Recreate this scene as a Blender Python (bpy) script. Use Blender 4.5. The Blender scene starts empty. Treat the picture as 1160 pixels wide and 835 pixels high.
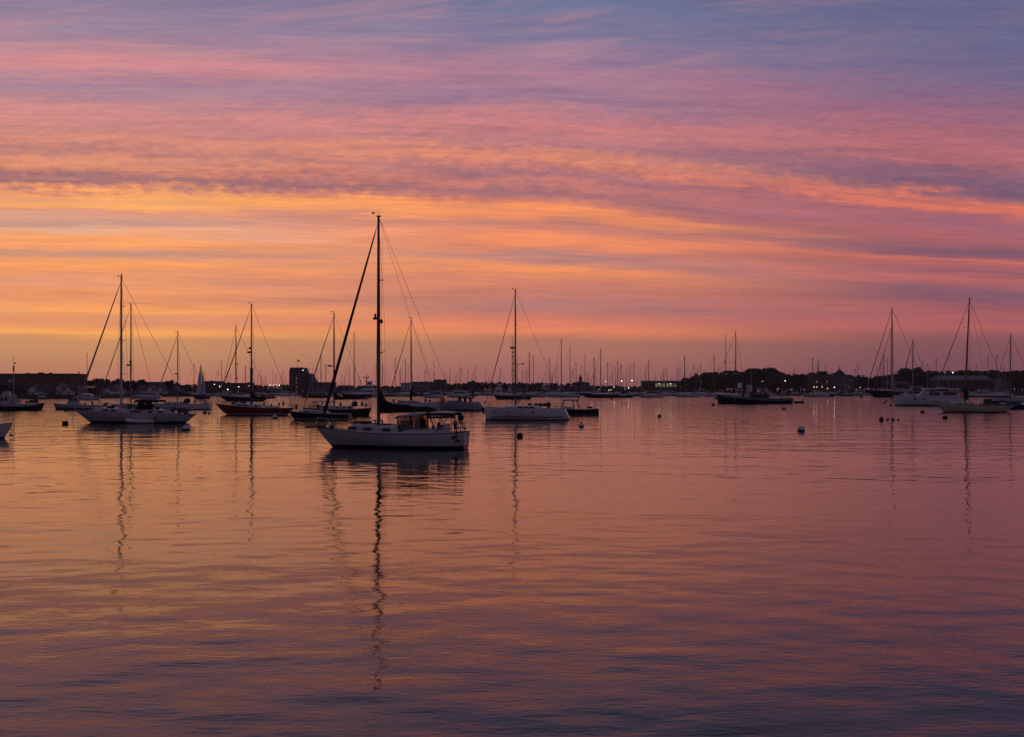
import bpy, math, random
from mathutils import Vector, Matrix
R = math.radians
rng = random.Random(7)
sc = bpy.context.scene
COL = sc.collection

# ------------------------------------------------------------------ camera
EYE, FPX, CX, HORIZ = 4.85, 1244.0, 580.0, 440.0     # eye height, focal length, centre and horizon on the 1160 px wide photo
cam = bpy.data.cameras.new('camera'); cam_o = bpy.data.objects.new('camera', cam); COL.objects.link(cam_o)
cam_o.location = (0, 0, EYE); cam_o.rotation_euler = (R(90), 0, 0)
cam.sensor_width = 36; cam.lens = 36 * FPX / 1160; cam.shift_y = (HORIZ - 417.5) / 1160
cam.clip_start = 0.5; cam.clip_end = 30000
sc.camera = cam_o
vs = sc.view_settings
vs.view_transform = 'Standard'; vs.look = 'None'; vs.exposure = 0.07; vs.gamma = 1; vs.use_curve_mapping = False

# ------------------------------------------------------------------ node helper
class NT:
    def __init__(s, tree): s.t = tree; s.n = tree.nodes; s.l = tree.links
    def new(s, typ, **kw):
        n = s.n.new(typ)
        for k, v in kw.items(): setattr(n, k, v)
        return n
    def put(s, sock, v):
        if hasattr(v, 'is_output') or hasattr(v, 'links'): s.l.new(v, sock)
        else: sock.default_value = v
    def m(s, op, a, b=0.0, c=None, clamp=False):
        n = s.new('ShaderNodeMath', operation=op); n.use_clamp = clamp
        s.put(n.inputs[0], a); s.put(n.inputs[1], b)
        if c is not None: s.put(n.inputs[2], c)
        return n.outputs[0]
    def vec(s, x, y, z):
        n = s.new('ShaderNodeCombineXYZ')
        for i, v in enumerate((x, y, z)): s.put(n.inputs[i], v)
        return n.outputs[0]
    def noise(s, v, scale=1.0, detail=3.0, rough=0.5, dist=0.0):
        n = s.new('ShaderNodeTexNoise')
        s.put(n.inputs['Vector'], v); n.inputs['Scale'].default_value = scale
        n.inputs['Detail'].default_value = detail; n.inputs['Roughness'].default_value = rough
        n.inputs['Distortion'].default_value = dist
        return n.outputs['Fac']
    def mix(s, f, a, b, blend='MIX'):
        n = s.new('ShaderNodeMix', data_type='RGBA', blend_type=blend)
        s.put(n.inputs[0], f); s.put(n.inputs[6], a); s.put(n.inputs[7], b)
        return n.outputs[2]
    def smooth(s, v, lo, hi, a=0.0, b=1.0):
        n = s.new('ShaderNodeMapRange', interpolation_type='SMOOTHSTEP')
        s.put(n.inputs[0], v)
        for i, q in enumerate((lo, hi, a, b)): n.inputs[i + 1].default_value = q
        return n.outputs[0]
def lin(c):
    return tuple(((x / 255) / 12.92 if x / 255 <= 0.04045 else ((x / 255 + 0.055) / 1.055) ** 2.4) for x in c) + (1.0,)

# ------------------------------------------------------------------ sky: dusk air (Nishita) behind a lit sheet of stratus
world = bpy.data.worlds.new('World'); sc.world = world; world.use_nodes = True
W = NT(world.node_tree); W.n.clear()
gen = W.new('ShaderNodeTexCoord').outputs['Generated']
sep = W.new('ShaderNodeSeparateXYZ'); W.l.new(gen, sep.inputs[0])
dx, dy, dz = sep.outputs
az = W.m('ARCTAN2', dx, dy)                                        # 0 = straight ahead, + = right
rho = W.m('SQRT', W.m('ADD', W.m('MULTIPLY', dx, dx), W.m('MULTIPLY', dy, dy)))
p0 = W.m('DIVIDE', W.m('DIVIDE', dz, W.m('MAXIMUM', rho, 0.02)), W.m('MAXIMUM', W.m('COSINE', az), 0.5))
p = W.m('MAXIMUM', p0, 0.0)
lift = W.m('DIVIDE', p, 0.15, clamp=True)                          # the sheet's lower edge stays level
tilt = W.m('MULTIPLY', W.m('ADD', W.m('MULTIPLY', W.m('ADD', W.m('MAXIMUM', W.m('MINIMUM', az, .6), -.6), 0.4), 0.037), W.m('MULTIPLY', W.m('MINIMUM', W.m('MAXIMUM', W.m('SUBTRACT', az, 0.05), 0.0), .6), 0.07)), lift)
w1 = W.m('MULTIPLY', W.m('SUBTRACT', W.noise(W.vec(W.m('MULTIPLY', az, 2.2), W.m('MULTIPLY', p, 16), 0.3), 1, 4, .55), 0.5), 0.015)
w2 = W.m('MULTIPLY', W.m('SUBTRACT', W.noise(W.vec(W.m('MULTIPLY', az, 8), W.m('MULTIPLY', p, 80), 4.7), 1, 4, .6), 0.5), 0.022)
w3 = W.m('MULTIPLY', W.m('SUBTRACT', W.noise(W.vec(W.m('MULTIPLY', az, 75), W.m('ADD', W.m('MULTIPLY', p, 130), W.m('MULTIPLY', az, 25)), 1.7), 1, 4, .65), 0.5), 0.024)
mott = W.m('MULTIPLY', W.smooth(p, 0.155, 0.185), W.smooth(p, .34, .22, .25, 1))
warp = W.m('ADD', W.m('MULTIPLY', W.m('ADD', w1, W.m('ADD', w2, W.m('MULTIPLY', w3, mott))), lift),
           W.m('MULTIPLY', W.m('MULTIPLY', w2, 0.5), W.smooth(p, 0.03, 0.06)))
s = W.m('ADD', W.m('ADD', p, tilt), warp)
fac = W.m('DIVIDE', s, 0.45, clamp=True)
def band(pts):
    n = W.new('ShaderNodeValToRGB'); W.l.new(fac, n.inputs[0]); el = n.color_ramp.elements
    n.color_ramp.interpolation = 'LINEAR'
    el[0].position = pts[0][0]; el[0].color = lin(pts[0][1])
    el[1].position = pts[-1][0]; el[1].color = lin(pts[-1][1])
    for q, c in pts[1:-1]:
        e = el.new(q); e.color = lin(c)
    return n.outputs[0]
def ramp(stops, shift=0.0):
    pts = []
    for y, c in stops:
        pp = (HORIZ - y) / FPX
        pp += shift * max(0, min(1, pp / 0.15))
        pts.append((max(0, min(1, pp / 0.45)), c))
    pts.sort()
    h = len(pts) // 2
    return W.mix(W.m('GREATER_THAN', fac, pts[h][0]), band(pts[:h + 1]), band(pts[h:]))
LEFT = [(-110, (104, 92, 116)), (0, (140, 124, 152)), (30, (156, 133, 156)), (55, (190, 138, 148)), (70, (212, 140, 144)), (84, (190, 136, 148)), (100, (168, 133, 152)), (115, (186, 134, 142)), (130, (210, 138, 136)), (145, (204, 136, 128)),
        (158, (216, 139, 120)), (168, (186, 124, 120)), (174, (196, 128, 116)), (183, (226, 144, 112)), (191, (196, 124, 112)), (198, (158, 110, 116)), (204, (166, 112, 114)), (211, (220, 140, 106)), (216, (255, 166, 98)), (226, (255, 176, 102)), (231, (250, 166, 104)),
        (235, (222, 150, 122)), (245, (220, 160, 138)), (252, (204, 152, 136)), (259, (226, 170, 142)), (264, (240, 162, 118)), (271, (255, 164, 102)), (278, (244, 158, 108)), (285, (202, 146, 126)), (291, (212, 148, 122)), (299, (255, 164, 98)), (306, (240, 154, 106)), (316, (226, 150, 112)),
        (326, (244, 156, 104)), (335, (226, 146, 106)), (342, (240, 154, 100)), (350, (255, 170, 100)), (356, (238, 154, 102)), (362, (226, 147, 106)), (370, (244, 160, 98)), (377, (255, 174, 100)), (381, (226, 154, 98)), (384, (208, 148, 102)), (400, (204, 146, 105)),
        (420, (198, 133, 106)), (440, (192, 121, 106))]
MID = [(-110, (90, 84, 112)), (0, (112, 118, 152)), (40, (134, 121, 152)), (80, (172, 124, 146)), (110, (153, 119, 144)), (140, (210, 130, 129)), (160, (180, 120, 128)),
       (177, (232, 142, 112)), (186, (200, 124, 116)), (195, (164, 111, 122)), (207, (206, 123, 113)), (219, (164, 110, 118)), (229, (206, 124, 108)), (238, (255, 152, 96)), (246, (238, 142, 100)), (254, (200, 128, 114)), (264, (226, 138, 108)), (272, (255, 148, 98)), (282, (226, 138, 106)), (291, (184, 130, 124)), (305, (248, 150, 97)), (316, (220, 134, 104)), (330, (204, 125, 107)), (345, (180, 120, 114)),
       (360, (216, 127, 105)), (373, (240, 138, 99)), (379, (207, 127, 100)), (384, (181, 121, 101)), (402, (180, 118, 102)), (425, (164, 106, 103)), (440, (158, 100, 103))]
RIGHT = [(-110, (88, 76, 100)), (0, (104, 104, 140)), (50, (106, 104, 140)), (90, (120, 104, 138)), (130, (150, 103, 128)), (160, (176, 106, 118)), (184, (184, 109, 114)),
         (194, (146, 98, 116)), (214, (126, 93, 117)), (224, (156, 100, 112)), (233, (226, 120, 96)), (240, (220, 116, 98)), (247, (170, 100, 110)), (258, (160, 99, 116)), (268, (178, 102, 106)), (278, (150, 93, 106)), (286, (128, 90, 110)), (292, (150, 94, 106)), (298, (210, 112, 98)), (303, (176, 99, 102)),
         (311, (160, 95, 104)), (318, (196, 108, 104)), (331, (130, 88, 106)), (346, (156, 93, 102)), (372, (184, 100, 100)), (380, (152, 92, 95)), (386, (137, 87, 93)), (410, (131, 84, 93)), (440, (120, 79, 92))]
fl = W.smooth(az, -0.36, 0.04); fr = W.smooth(az, 0.02, 0.40)
sheet = W.mix(fr, W.mix(fl, ramp(LEFT), ramp(MID, .0148)), ramp(RIGHT, 0.055))
# streaks of thicker and thinner cloud
st = W.noise(W.vec(W.m('MULTIPLY', az, 5), W.m('MULTIPLY', p, 95), 9.1), 1, 4, .6)
st2 = W.noise(W.vec(W.m('MULTIPLY', az, 40), W.m('ADD', W.m('MULTIPLY', p, 210), W.m('MULTIPLY', az, -18)), 3.1), 1, 3, .6)
st5 = W.noise(W.vec(W.m('MULTIPLY', az, 13), W.m('MULTIPLY', W.m('ADD', p, tilt), 420), 55.1), 1, 3, .6)
bil = W.noise(W.vec(W.m('ADD', W.m('MULTIPLY', az, 70), W.m('MULTIPLY', p, -60)), W.m('ADD', W.m('MULTIPLY', p, 190), W.m('MULTIPLY', az, -42)), 71.0), 1, 4, .6)
amp = W.smooth(p, 0.045, 0.075)
gain = W.m('ADD', 1.0, W.m('MULTIPLY', amp, W.m('ADD', W.m('MULTIPLY', W.m('ADD', W.m('SUBTRACT', st, 0.5), W.m('MULTIPLY', W.m('SUBTRACT', st5, .5), .75)), 0.62),
          W.m('MULTIPLY', W.m('ADD', W.m('MULTIPLY', W.m('SUBTRACT', st2, 0.5), 0.35), W.m('MULTIPLY', W.m('SUBTRACT', bil, 0.5), 0.45)), mott))))
sheet = W.mix(1.0, sheet, W.vec(gain, W.m('POWER', gain, 0.8), W.m('POWER', gain, 0.35)), 'MULTIPLY')
# thin veils of unlit cloud between the lit streaks
st3 = W.noise(W.vec(W.m('MULTIPLY', az, 9), W.m('MULTIPLY', W.m('ADD', p, tilt), 230), 21.3), 1, 3, .6)
st4 = W.noise(W.vec(W.m('MULTIPLY', az, 3), W.m('MULTIPLY', W.m('ADD', p, tilt), 75), 33.3), 1, 3, .6)
veil = W.mix(fr, W.mix(fl, lin((212, 150, 134)), lin((180, 124, 124))), lin((126, 90, 110)))
vf = W.m('MULTIPLY', W.m('MULTIPLY', amp, W.smooth(p, .30, .17)), W.m('ADD', W.m('MULTIPLY', W.smooth(st3, .48, .75), .32), W.m('MULTIPLY', W.smooth(st4, .50, .72), .40)))
sheet = W.mix(vf, sheet, veil)
wisp = W.noise(W.vec(W.m('MULTIPLY', az, 5), W.m('ADD', W.m('MULTIPLY', p, 48), W.m('MULTIPLY', az, -6)), 91.0), 1, 5, .62)
sheet = W.mix(W.m('MULTIPLY', W.m('MULTIPLY', W.smooth(wisp, .47, .72), W.smooth(p, .24, .29)), .62), sheet, W.mix(fr, lin((186, 138, 152)), lin((132, 110, 138))))
# away from the afterglow (behind the photographer) the sky is plain blue dusk
absaz = W.m('ABSOLUTE', az)
back = W.smooth(absaz, 0.55, 1.7)
dusk = W.mix(W.smooth(p, 0.0, 0.6), (0.115, 0.084, 0.120, 1), (0.086, 0.078, 0.138, 1))
high = W.smooth(p, 0.355, 0.54)
sheet = W.mix(high, sheet, (0.056, 0.042, 0.064, 1))
sheet = W.mix(back, sheet, dusk)
SUN_AZ, SUN_EL = R(-24), R(1.0)
nish = W.new('ShaderNodeTexSky', sky_type='NISHITA'); nish.sun_disc = False
nish.sun_elevation = SUN_EL; nish.sun_rotation = SUN_AZ; nish.altitude = 0; nish.dust_density = 3
bg1 = W.new('ShaderNodeBackground'); W.l.new(nish.outputs[0], bg1.inputs[0]); bg1.inputs[1].default_value = 0.05
bg2 = W.new('ShaderNodeBackground'); W.l.new(sheet, bg2.inputs[0]); bg2.inputs[1].default_value = 1.0
mx = W.new('ShaderNodeMixShader'); mx.inputs[0].default_value = 0.94      # the sheet of cloud covers nearly all of the clear dusk sky
W.l.new(bg1.outputs[0], mx.inputs[1]); W.l.new(bg2.outputs[0], mx.inputs[2])
wo = W.new('ShaderNodeOutputWorld'); W.l.new(mx.outputs[0], wo.inputs[0])

# ------------------------------------------------------------------ the sun is down: only a trace of warm, very soft light is left of it
sun = bpy.data.lights.new('sun', 'SUN'); sun.energy = 0.05; sun.angle = R(170); sun.color = (1, 0.62, 0.35)
sun_o = bpy.data.objects.new('sun', sun); COL.objects.link(sun_o)
sdir = Vector((math.sin(SUN_AZ) * math.cos(R(6)), math.cos(SUN_AZ) * math.cos(R(6)), math.sin(R(6))))
sun_o.rotation_euler = sdir.to_track_quat('Z', 'Y').to_euler()

# ------------------------------------------------------------------ materials
MAT = {}
def mat(name, col, rough=0.5, metal=0.0, var=0.25, scale=3.0, emit=None, spec=0.5, streak=False):
    m = bpy.data.materials.new(name); m.use_nodes = True
    T = NT(m.node_tree); b = T.n['Principled BSDF']
    co = T.new('ShaderNodeTexCoord').outputs['Object']
    if streak:
        mp = T.new('ShaderNodeMapping'); T.l.new(co, mp.inputs[0]); mp.inputs['Scale'].default_value = (1.6, 1.6, 0.25); co = mp.outputs[0]
    f = T.noise(co, scale, 4, .6)
    lo = tuple(c * (1 - var) for c in col) + (1,); hi = tuple(min(1, c * (1 + var * .6)) for c in col) + (1,)
    T.l.new(T.mix(T.smooth(f, 0.3, 0.7), lo, hi), b.inputs['Base Color'])
    T.l.new(T.smooth(f, 0.2, 0.8, max(0.02, rough - .1), min(1, rough + .1)), b.inputs['Roughness'])
    b.inputs['Metallic'].default_value = metal; b.inputs['Specular IOR Level'].default_value = spec
    if emit:
        b.inputs['Emission Color'].default_value = emit[0] + (1,); b.inputs['Emission Strength'].default_value = emit[1]
    MAT[name] = m; return m
mat('white_gelcoat', (.52, .50, .48), .3, var=.12, scale=.8, streak=True)
mat('bright_gelcoat', (.74, .73, .72), .28, var=.10, scale=.8, streak=True)
mat('grey_gelcoat', (.36, .37, .38), .35, var=.15, streak=True)
mat('cream_paint', (.70, .56, .36), .4, var=.12, streak=True)
mat('navy_paint', (.012, .016, .032), .25, var=.3)
mat('black_paint', (.010, .010, .012), .35, var=.3)
mat('blue_paint', (.03, .06, .16), .35, var=.25)
mat('teal_paint', (.10, .16, .17), .4, var=.25)
mat('red_paint', (.24, .014, .014), .3, var=.25)
mat('rust_paint', (.20, .05, .025), .6, var=.4)
mat('antifoul', (.012, .012, .014), .7, var=.3)
mat('deck', (.48, .47, .46), .6, var=.2)
mat('teak', (.22, .12, .06), .6, var=.35, scale=8)
mat('varnish', (.11, .035, .013), .3, var=.3, scale=5)
mat('alloy', (.30, .30, .31), .45, .6, var=.15)
mat('dark_alloy', (.06, .055, .055), .45, .3, var=.2)
mat('steel', (.45, .45, .45), .3, .9, var=.15)
mat('wire', (.05, .045, .045), .5, .5, var=.2)
mat('rope', (.20, .17, .13), .9, var=.3)
mat('navy_canvas', (.007, .008, .014), .9, var=.3, scale=4)
mat('green_canvas', (.012, .06, .045), .9, var=.3, scale=4)
mat('blue_canvas', (.015, .03, .12), .9, var=.3, scale=4)
mat('grey_canvas', (.34, .32, .31), .9, var=.2, scale=4)
mat('pale_canvas', (.62, .58, .54), .9, var=.15, scale=4)
mat('rust_canvas', (.16, .04, .03), .9, var=.2, scale=4)
mat('sailcloth', (.70, .67, .64), .8, var=.12, scale=1)
mat('dark_glass', (.012, .012, .015), .08, var=.2)
mat('rubber', (.015, .015, .016), .8, var=.3)
mat('white_rubber', (.65, .64, .62), .6, var=.15)
mat('yellow_vinyl', (.75, .42, .03), .5, var=.15)
mat('orange_vinyl', (.60, .16, .03), .5, var=.15)
mat('buoy_white', (.60, .60, .60), .5, var=.25, scale=6)
mat('weed', (.02, .02, .016), .9, var=.4, scale=8)
mat('brick', (.16, .07, .05), .85, var=.3, scale=.6)
mat('dark_brick', (.10, .06, .06), .85, var=.3, scale=.6)
mat('shingle', (.16, .15, .15), .85, var=.3, scale=.5)
mat('clapboard', (.62, .62, .64), .7, var=.2, scale=.5)
mat('pale_roof', (.19, .20, .23), .7, var=.2, scale=.3)
mat('roof_slate', (.045, .045, .052), .8, var=.3, scale=.5)
mat('concrete', (.22, .21, .20), .9, var=.3, scale=.3)
mat('stone', (.07, .065, .06), .95, var=.5, scale=.5)
mat('timber', (.07, .055, .045), .9, var=.4, scale=1)
mat('bark', (.05, .04, .03), .95, var=.3, scale=2)
mat('feather', (.40, .39, .38), .9, var=.3, scale=20)
mat('flag_cloth', (.25, .05, .08), .9, var=.2)
mat('earth', (.06, .055, .04), 1, var=.4, scale=.05)
mat('lamp_white', (.9, .9, .9), .4, var=.02, emit=((1, .90, .78), 9))
mat('lamp_warm', (.9, .8, .6), .4, var=.02, emit=((1, .66, .25), 5))
mat('lit_window', (.5, .4, .25), .4, var=.1, emit=((1, .50, .22), .12))
mat('lit_hall', (.5, .5, .3), .4, var=.3, scale=.4, emit=((.80, .74, .38), .13))
def foliage(name, col):
    m = mat(name, col, .9, var=.55, scale=.35); return m
foliage('leaf_dark', (.05, .06, .035)); foliage('leaf_mid', (.07, .08, .04)); foliage('leaf_olive', (.075, .07, .04))
# clear vinyl windows of a canvas enclosure: tinted, you see through them
def tint(name, col):
    m = bpy.data.materials.new(name); m.use_nodes = True; T = NT(m.node_tree); T.n.clear()
    tr = T.new('ShaderNodeBsdfTransparent'); gl = T.new('ShaderNodeBsdfGlossy'); gl.inputs['Roughness'].default_value = .15
    f = T.noise(T.new('ShaderNodeTexCoord').outputs['Object'], 2.5, 3)
    T.l.new(T.mix(f, tuple(c * .75 for c in col) + (1,), col + (1,)), tr.inputs[0])
    mx = T.new('ShaderNodeMixShader'); mx.inputs[0].default_value = .10
    T.l.new(tr.outputs[0], mx.inputs[1]); T.l.new(gl.outputs[0], mx.inputs[2])
    o = T.new('ShaderNodeOutputMaterial'); T.l.new(mx.outputs[0], o.inputs[0]); MAT[name] = m
tint('amber_vinyl', (.80, .64, .42)); tint('clear_vinyl', (.75, .72, .70))

# ------------------------------------------------------------------ mesh builder
class MB:
    def __init__(s): s.v = []; s.f = []; s.m = []; s.sm = []; s.rng = []
    def add(s, vs, fs, mi=0, smooth=False):
        o = len(s.v); s.v += [tuple(q) for q in vs]; s.rng.append((o, len(s.v)))
        for f in fs: s.f.append([o + i for i in f]); s.m.append(mi); s.sm.append(smooth)
        return s
    def box(s, c, d, mi=0, rot=0.0, taper=1.0, pitch=0.0):
        M = Matrix.Translation(c) @ Matrix.Rotation(rot, 4, 'Z') @ Matrix.Rotation(pitch, 4, 'Y')
        x, y, z = d[0] / 2, d[1] / 2, d[2] / 2
        vs = [M @ Vector((sx * x * (taper if sz > 0 else 1), sy * y * (taper if sz > 0 else 1), sz * z)) for sz in (-1, 1) for sy in (-1, 1) for sx in (-1, 1)]
        return s.add(vs, [(0, 2, 3, 1), (4, 5, 7, 6), (0, 1, 5, 4), (2, 6, 7, 3), (0, 4, 6, 2), (1, 3, 7, 5)], mi)
    def tube(s, pts, r, n=6, mi=0, cap=True, sq=1.0):
        pts = [Vector(q) for q in pts]
        if not isinstance(r, (list, tuple)): r = [r] * len(pts)
        vs = []; up = Vector((0, 0, 1))
        d0 = (pts[-1] - pts[0])
        if d0.length < 1e-6: d0 = pts[1] - pts[0]
        d0 = d0.normalized()
        ref = up if abs(d0.z) < .9 else Vector((1, 0, 0))
        for i, q in enumerate(pts):
            d = (pts[min(i + 1, len(pts) - 1)] - pts[max(i - 1, 0)]).normalized()
            a = d.cross(ref).normalized(); b = d.cross(a)
            for k in range(n):
                t = 2 * math.pi * (k + .5) / n
                vs.append(q + a * (math.cos(t) * r[i] * sq) + b * (math.sin(t) * r[i]))
        fs = [(i * n + k, i * n + (k + 1) % n, (i + 1) * n + (k + 1) % n, (i + 1) * n + k) for i in range(len(pts) - 1) for k in range(n)]
        if cap: fs += [tuple(range(n)), tuple(range((len(pts) - 1) * n, len(pts) * n))]
        return s.add(vs, fs, mi, n > 5)
    def grid(s, rows, mi=0, smooth=True, close=False):
        w = len(rows[0]); vs = [q for r in rows for q in r]; fs = []
        for i in range(len(rows) - 1):
            for k in range(w if close else w - 1):
                fs.append((i * w + k, i * w + (k + 1) % w, (i + 1) * w + (k + 1) % w, (i + 1) * w + k))
        return s.add(vs, fs, mi, smooth)
    def poly(s, pts, mi=0): return s.add(pts, [tuple(range(len(pts)))], mi)
    def prism(s, prof, y0, y1, mi=0, axis='y'):
        n = len(prof)
        if axis == 'y': vs = [(a, y0, b) for a, b in prof] + [(a, y1, b) for a, b in prof]
        elif axis == 'x': vs = [(y0, a, b) for a, b in prof] + [(y1, a, b) for a, b in prof]
        else: vs = [(a, b, y0) for a, b in prof] + [(a, b, y1) for a, b in prof]
        fs = [tuple(range(n)), tuple(range(2 * n - 1, n - 1, -1))] + [(i, (i + 1) % n, n + (i + 1) % n, n + i) for i in range(n)]
        return s.add(vs, fs, mi)
    def ball(s, c, r, n=10, m=7, mi=0):
        if not isinstance(r, (tuple, list)): r = (r, r, r)
        rows = []
        for i in range(m + 1):
            t = math.pi * i / m
            rows.append([(c[0] + r[0] * math.sin(t) * math.cos(2 * math.pi * k / n), c[1] + r[1] * math.sin(t) * math.sin(2 * math.pi * k / n), c[2] + r[2] * math.cos(t)) for k in range(n)])
        return s.grid(rows, mi, True, True)
    def pieces(s):
        """faces grouped into pieces that stand apart from each other: each piece becomes a part of its own"""
        k = len(s.rng); bb = []
        for a, b in s.rng:
            P = s.v[a:b]; bb.append([(min(p[i] for p in P), max(p[i] for p in P)) for i in range(3)])
        par = list(range(k))
        def root(i):
            while par[i] != i: i = par[i]
            return i
        size = [max(h - l for l, h in q) for q in bb]
        for i in range(k):
            for j in range(i):
                g = math.sqrt(sum(max(0, bb[i][t][0] - bb[j][t][1], bb[j][t][0] - bb[i][t][1]) ** 2 for t in range(3)))
                if g <= max(.02, .48 * max(size[i], size[j])): par[root(i)] = root(j)
        out = {}
        for i in range(k): out.setdefault(root(i), []).append(i)
        return list(out.values())
    def build(s, name, mats, parent=None, label=None):
        if isinstance(mats, str): mats = [mats]
        if parent is not None and 1 < len(s.rng) <= 60:
            pc = s.pieces()
            if len(pc) > 1:
                first = None
                for idx in pc:
                    q = MB()
                    for i in idx:
                        a, b = s.rng[i]; o = len(q.v); q.v += s.v[a:b]
                        for f, m, sm in zip(s.f, s.m, s.sm):
                            if a <= f[0] < b: q.f.append([x - a + o for x in f]); q.m.append(m); q.sm.append(sm)
                    ob = q._link(name, mats, parent, label); first = first or ob
                return first
        return s._link(name, mats, parent, label)
    def _link(s, name, mats, parent, label):
        me = bpy.data.meshes.new(name); me.from_pydata(s.v, [], s.f)
        for q in mats: me.materials.append(MAT[q])
        me.polygons.foreach_set('material_index', s.m); me.polygons.foreach_set('use_smooth', s.sm); me.update()
        o = bpy.data.objects.new(name, me); COL.objects.link(o)
        if parent: o.parent = parent
        if label: o['label'] = label
        return o
def tag(o, label, cat, group=None):
    o['label'] = label; o['category'] = cat
    if group: o['group'] = group
    return o
def struct(o, kind='structure'): o['kind'] = kind; return o
def thing(name, label, cat, loc, rz=0.0, group=None):
    o = bpy.data.objects.new(name, None); COL.objects.link(o); o.location = loc; o.rotation_euler = (0, 0, rz)
    o.empty_display_size = .3
    return tag(o, label, cat, group)
def dup(root, loc, rz, sc_=None, label=None):
    r = root.copy(); COL.objects.link(r); r.location = loc; r.rotation_euler = (0, 0, rz)
    if sc_: r.scale = sc_
    if label: r['label'] = label
    for ch in list(root.children):
        c = ch.copy(); COL.objects.link(c); c.parent = r
        for g in ch.children:
            d = g.copy(); COL.objects.link(d); d.parent = c
    return r
def dist(wy): return FPX * EYE / (wy - HORIZ)             # how far off a waterline seen at photo row wy is
def at(px, D): return ((px - CX) / FPX * D, D)            # ground point
def zat(py, D): return EYE - (py - HORIZ) / FPX * D       # height seen at photo row py

# ------------------------------------------------------------------ water
wm = bpy.data.materials.new('water'); wm.use_nodes = True; T = NT(wm.node_tree); b = T.n['Principled BSDF']; MAT['water'] = wm
b.inputs['Base Color'].default_value = (.019, .008, .005, 1); b.inputs['Roughness'].default_value = .04; b.inputs['IOR'].default_value = 1.29
pos = T.new('ShaderNodeNewGeometry').outputs['Position']
def wave(P, rot, sx, sy, detail, off, rough=.5):
    mp = T.new('ShaderNodeMapping'); T.l.new(P, mp.inputs[0]); mp.inputs['Rotation'].default_value = (0, 0, R(rot))
    mp.inputs['Scale'].default_value = (sx, sy, 1); mp.inputs['Location'].default_value = (off, off * .7, off)
    return T.m('SUBTRACT', T.noise(mp.outputs[0], 1, detail, rough), .5)
patch = T.m('ADD', T.smooth(wave(pos, 2, .012, .05, 3, 11.0, .6), -.12, .12, .30, .95), T.smooth(wave(pos, -3, .03, .16, 2, 17.0), -.14, .14, .0, .55))          # cat's paws: smoother and more ruffled patches
# the open middle of the harbour is more ruffled than the lee by the near shore
sy_ = T.new('ShaderNodeSeparateXYZ'); T.l.new(pos, sy_.inputs[0])
ruff = T.smooth(sy_.outputs[1], 110, 330, 1.0, 8.0); near = T.smooth(sy_.outputs[1], 18, 60, .0052, .0020); ruff2 = T.m('MULTIPLY', ruff, .046); ruff3 = T.m('MULTIPLY', ruff, .0075)
def height(P):
    return T.m('ADD', T.m('ADD', T.m('MULTIPLY', wave(P, 4, .09, .17, 1, 3.1), .075), T.m('MULTIPLY', T.m('MULTIPLY', wave(P, -8, .52, .72, 1, 7.7), ruff2), T.m('ADD', T.m('MULTIPLY', patch, .6), .5))),
               T.m('MULTIPLY', T.m('ADD', T.m('MULTIPLY', wave(P, 6, 1.4, 2.5, 2, 1.3), ruff3), T.m('MULTIPLY', wave(P, -9, 3.6, 9, 2, 5.3), near)), patch))
def shifted(d):
    n = T.new('ShaderNodeVectorMath', operation='ADD'); T.l.new(pos, n.inputs[0]); n.inputs[1].default_value = d; return n.outputs[0]
EPS = .04
h0 = height(pos); gx = T.m('DIVIDE', T.m('SUBTRACT', h0, height(shifted((EPS, 0, 0)))), EPS); gy = T.m('DIVIDE', T.m('SUBTRACT', h0, height(shifted((0, EPS, 0)))), EPS)
nn = T.new('ShaderNodeVectorMath', operation='NORMALIZE'); T.l.new(T.vec(gx, gy, 1.0), nn.inputs[0]); T.l.new(nn.outputs[0], b.inputs['Normal'])
w = MB(); w.grid([[(-2500, -60, 0), (2500, -60, 0)], [(-2500, 2100, 0), (2500, 2100, 0)]], 0, False)
struct(w.build('water', 'water'))

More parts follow.
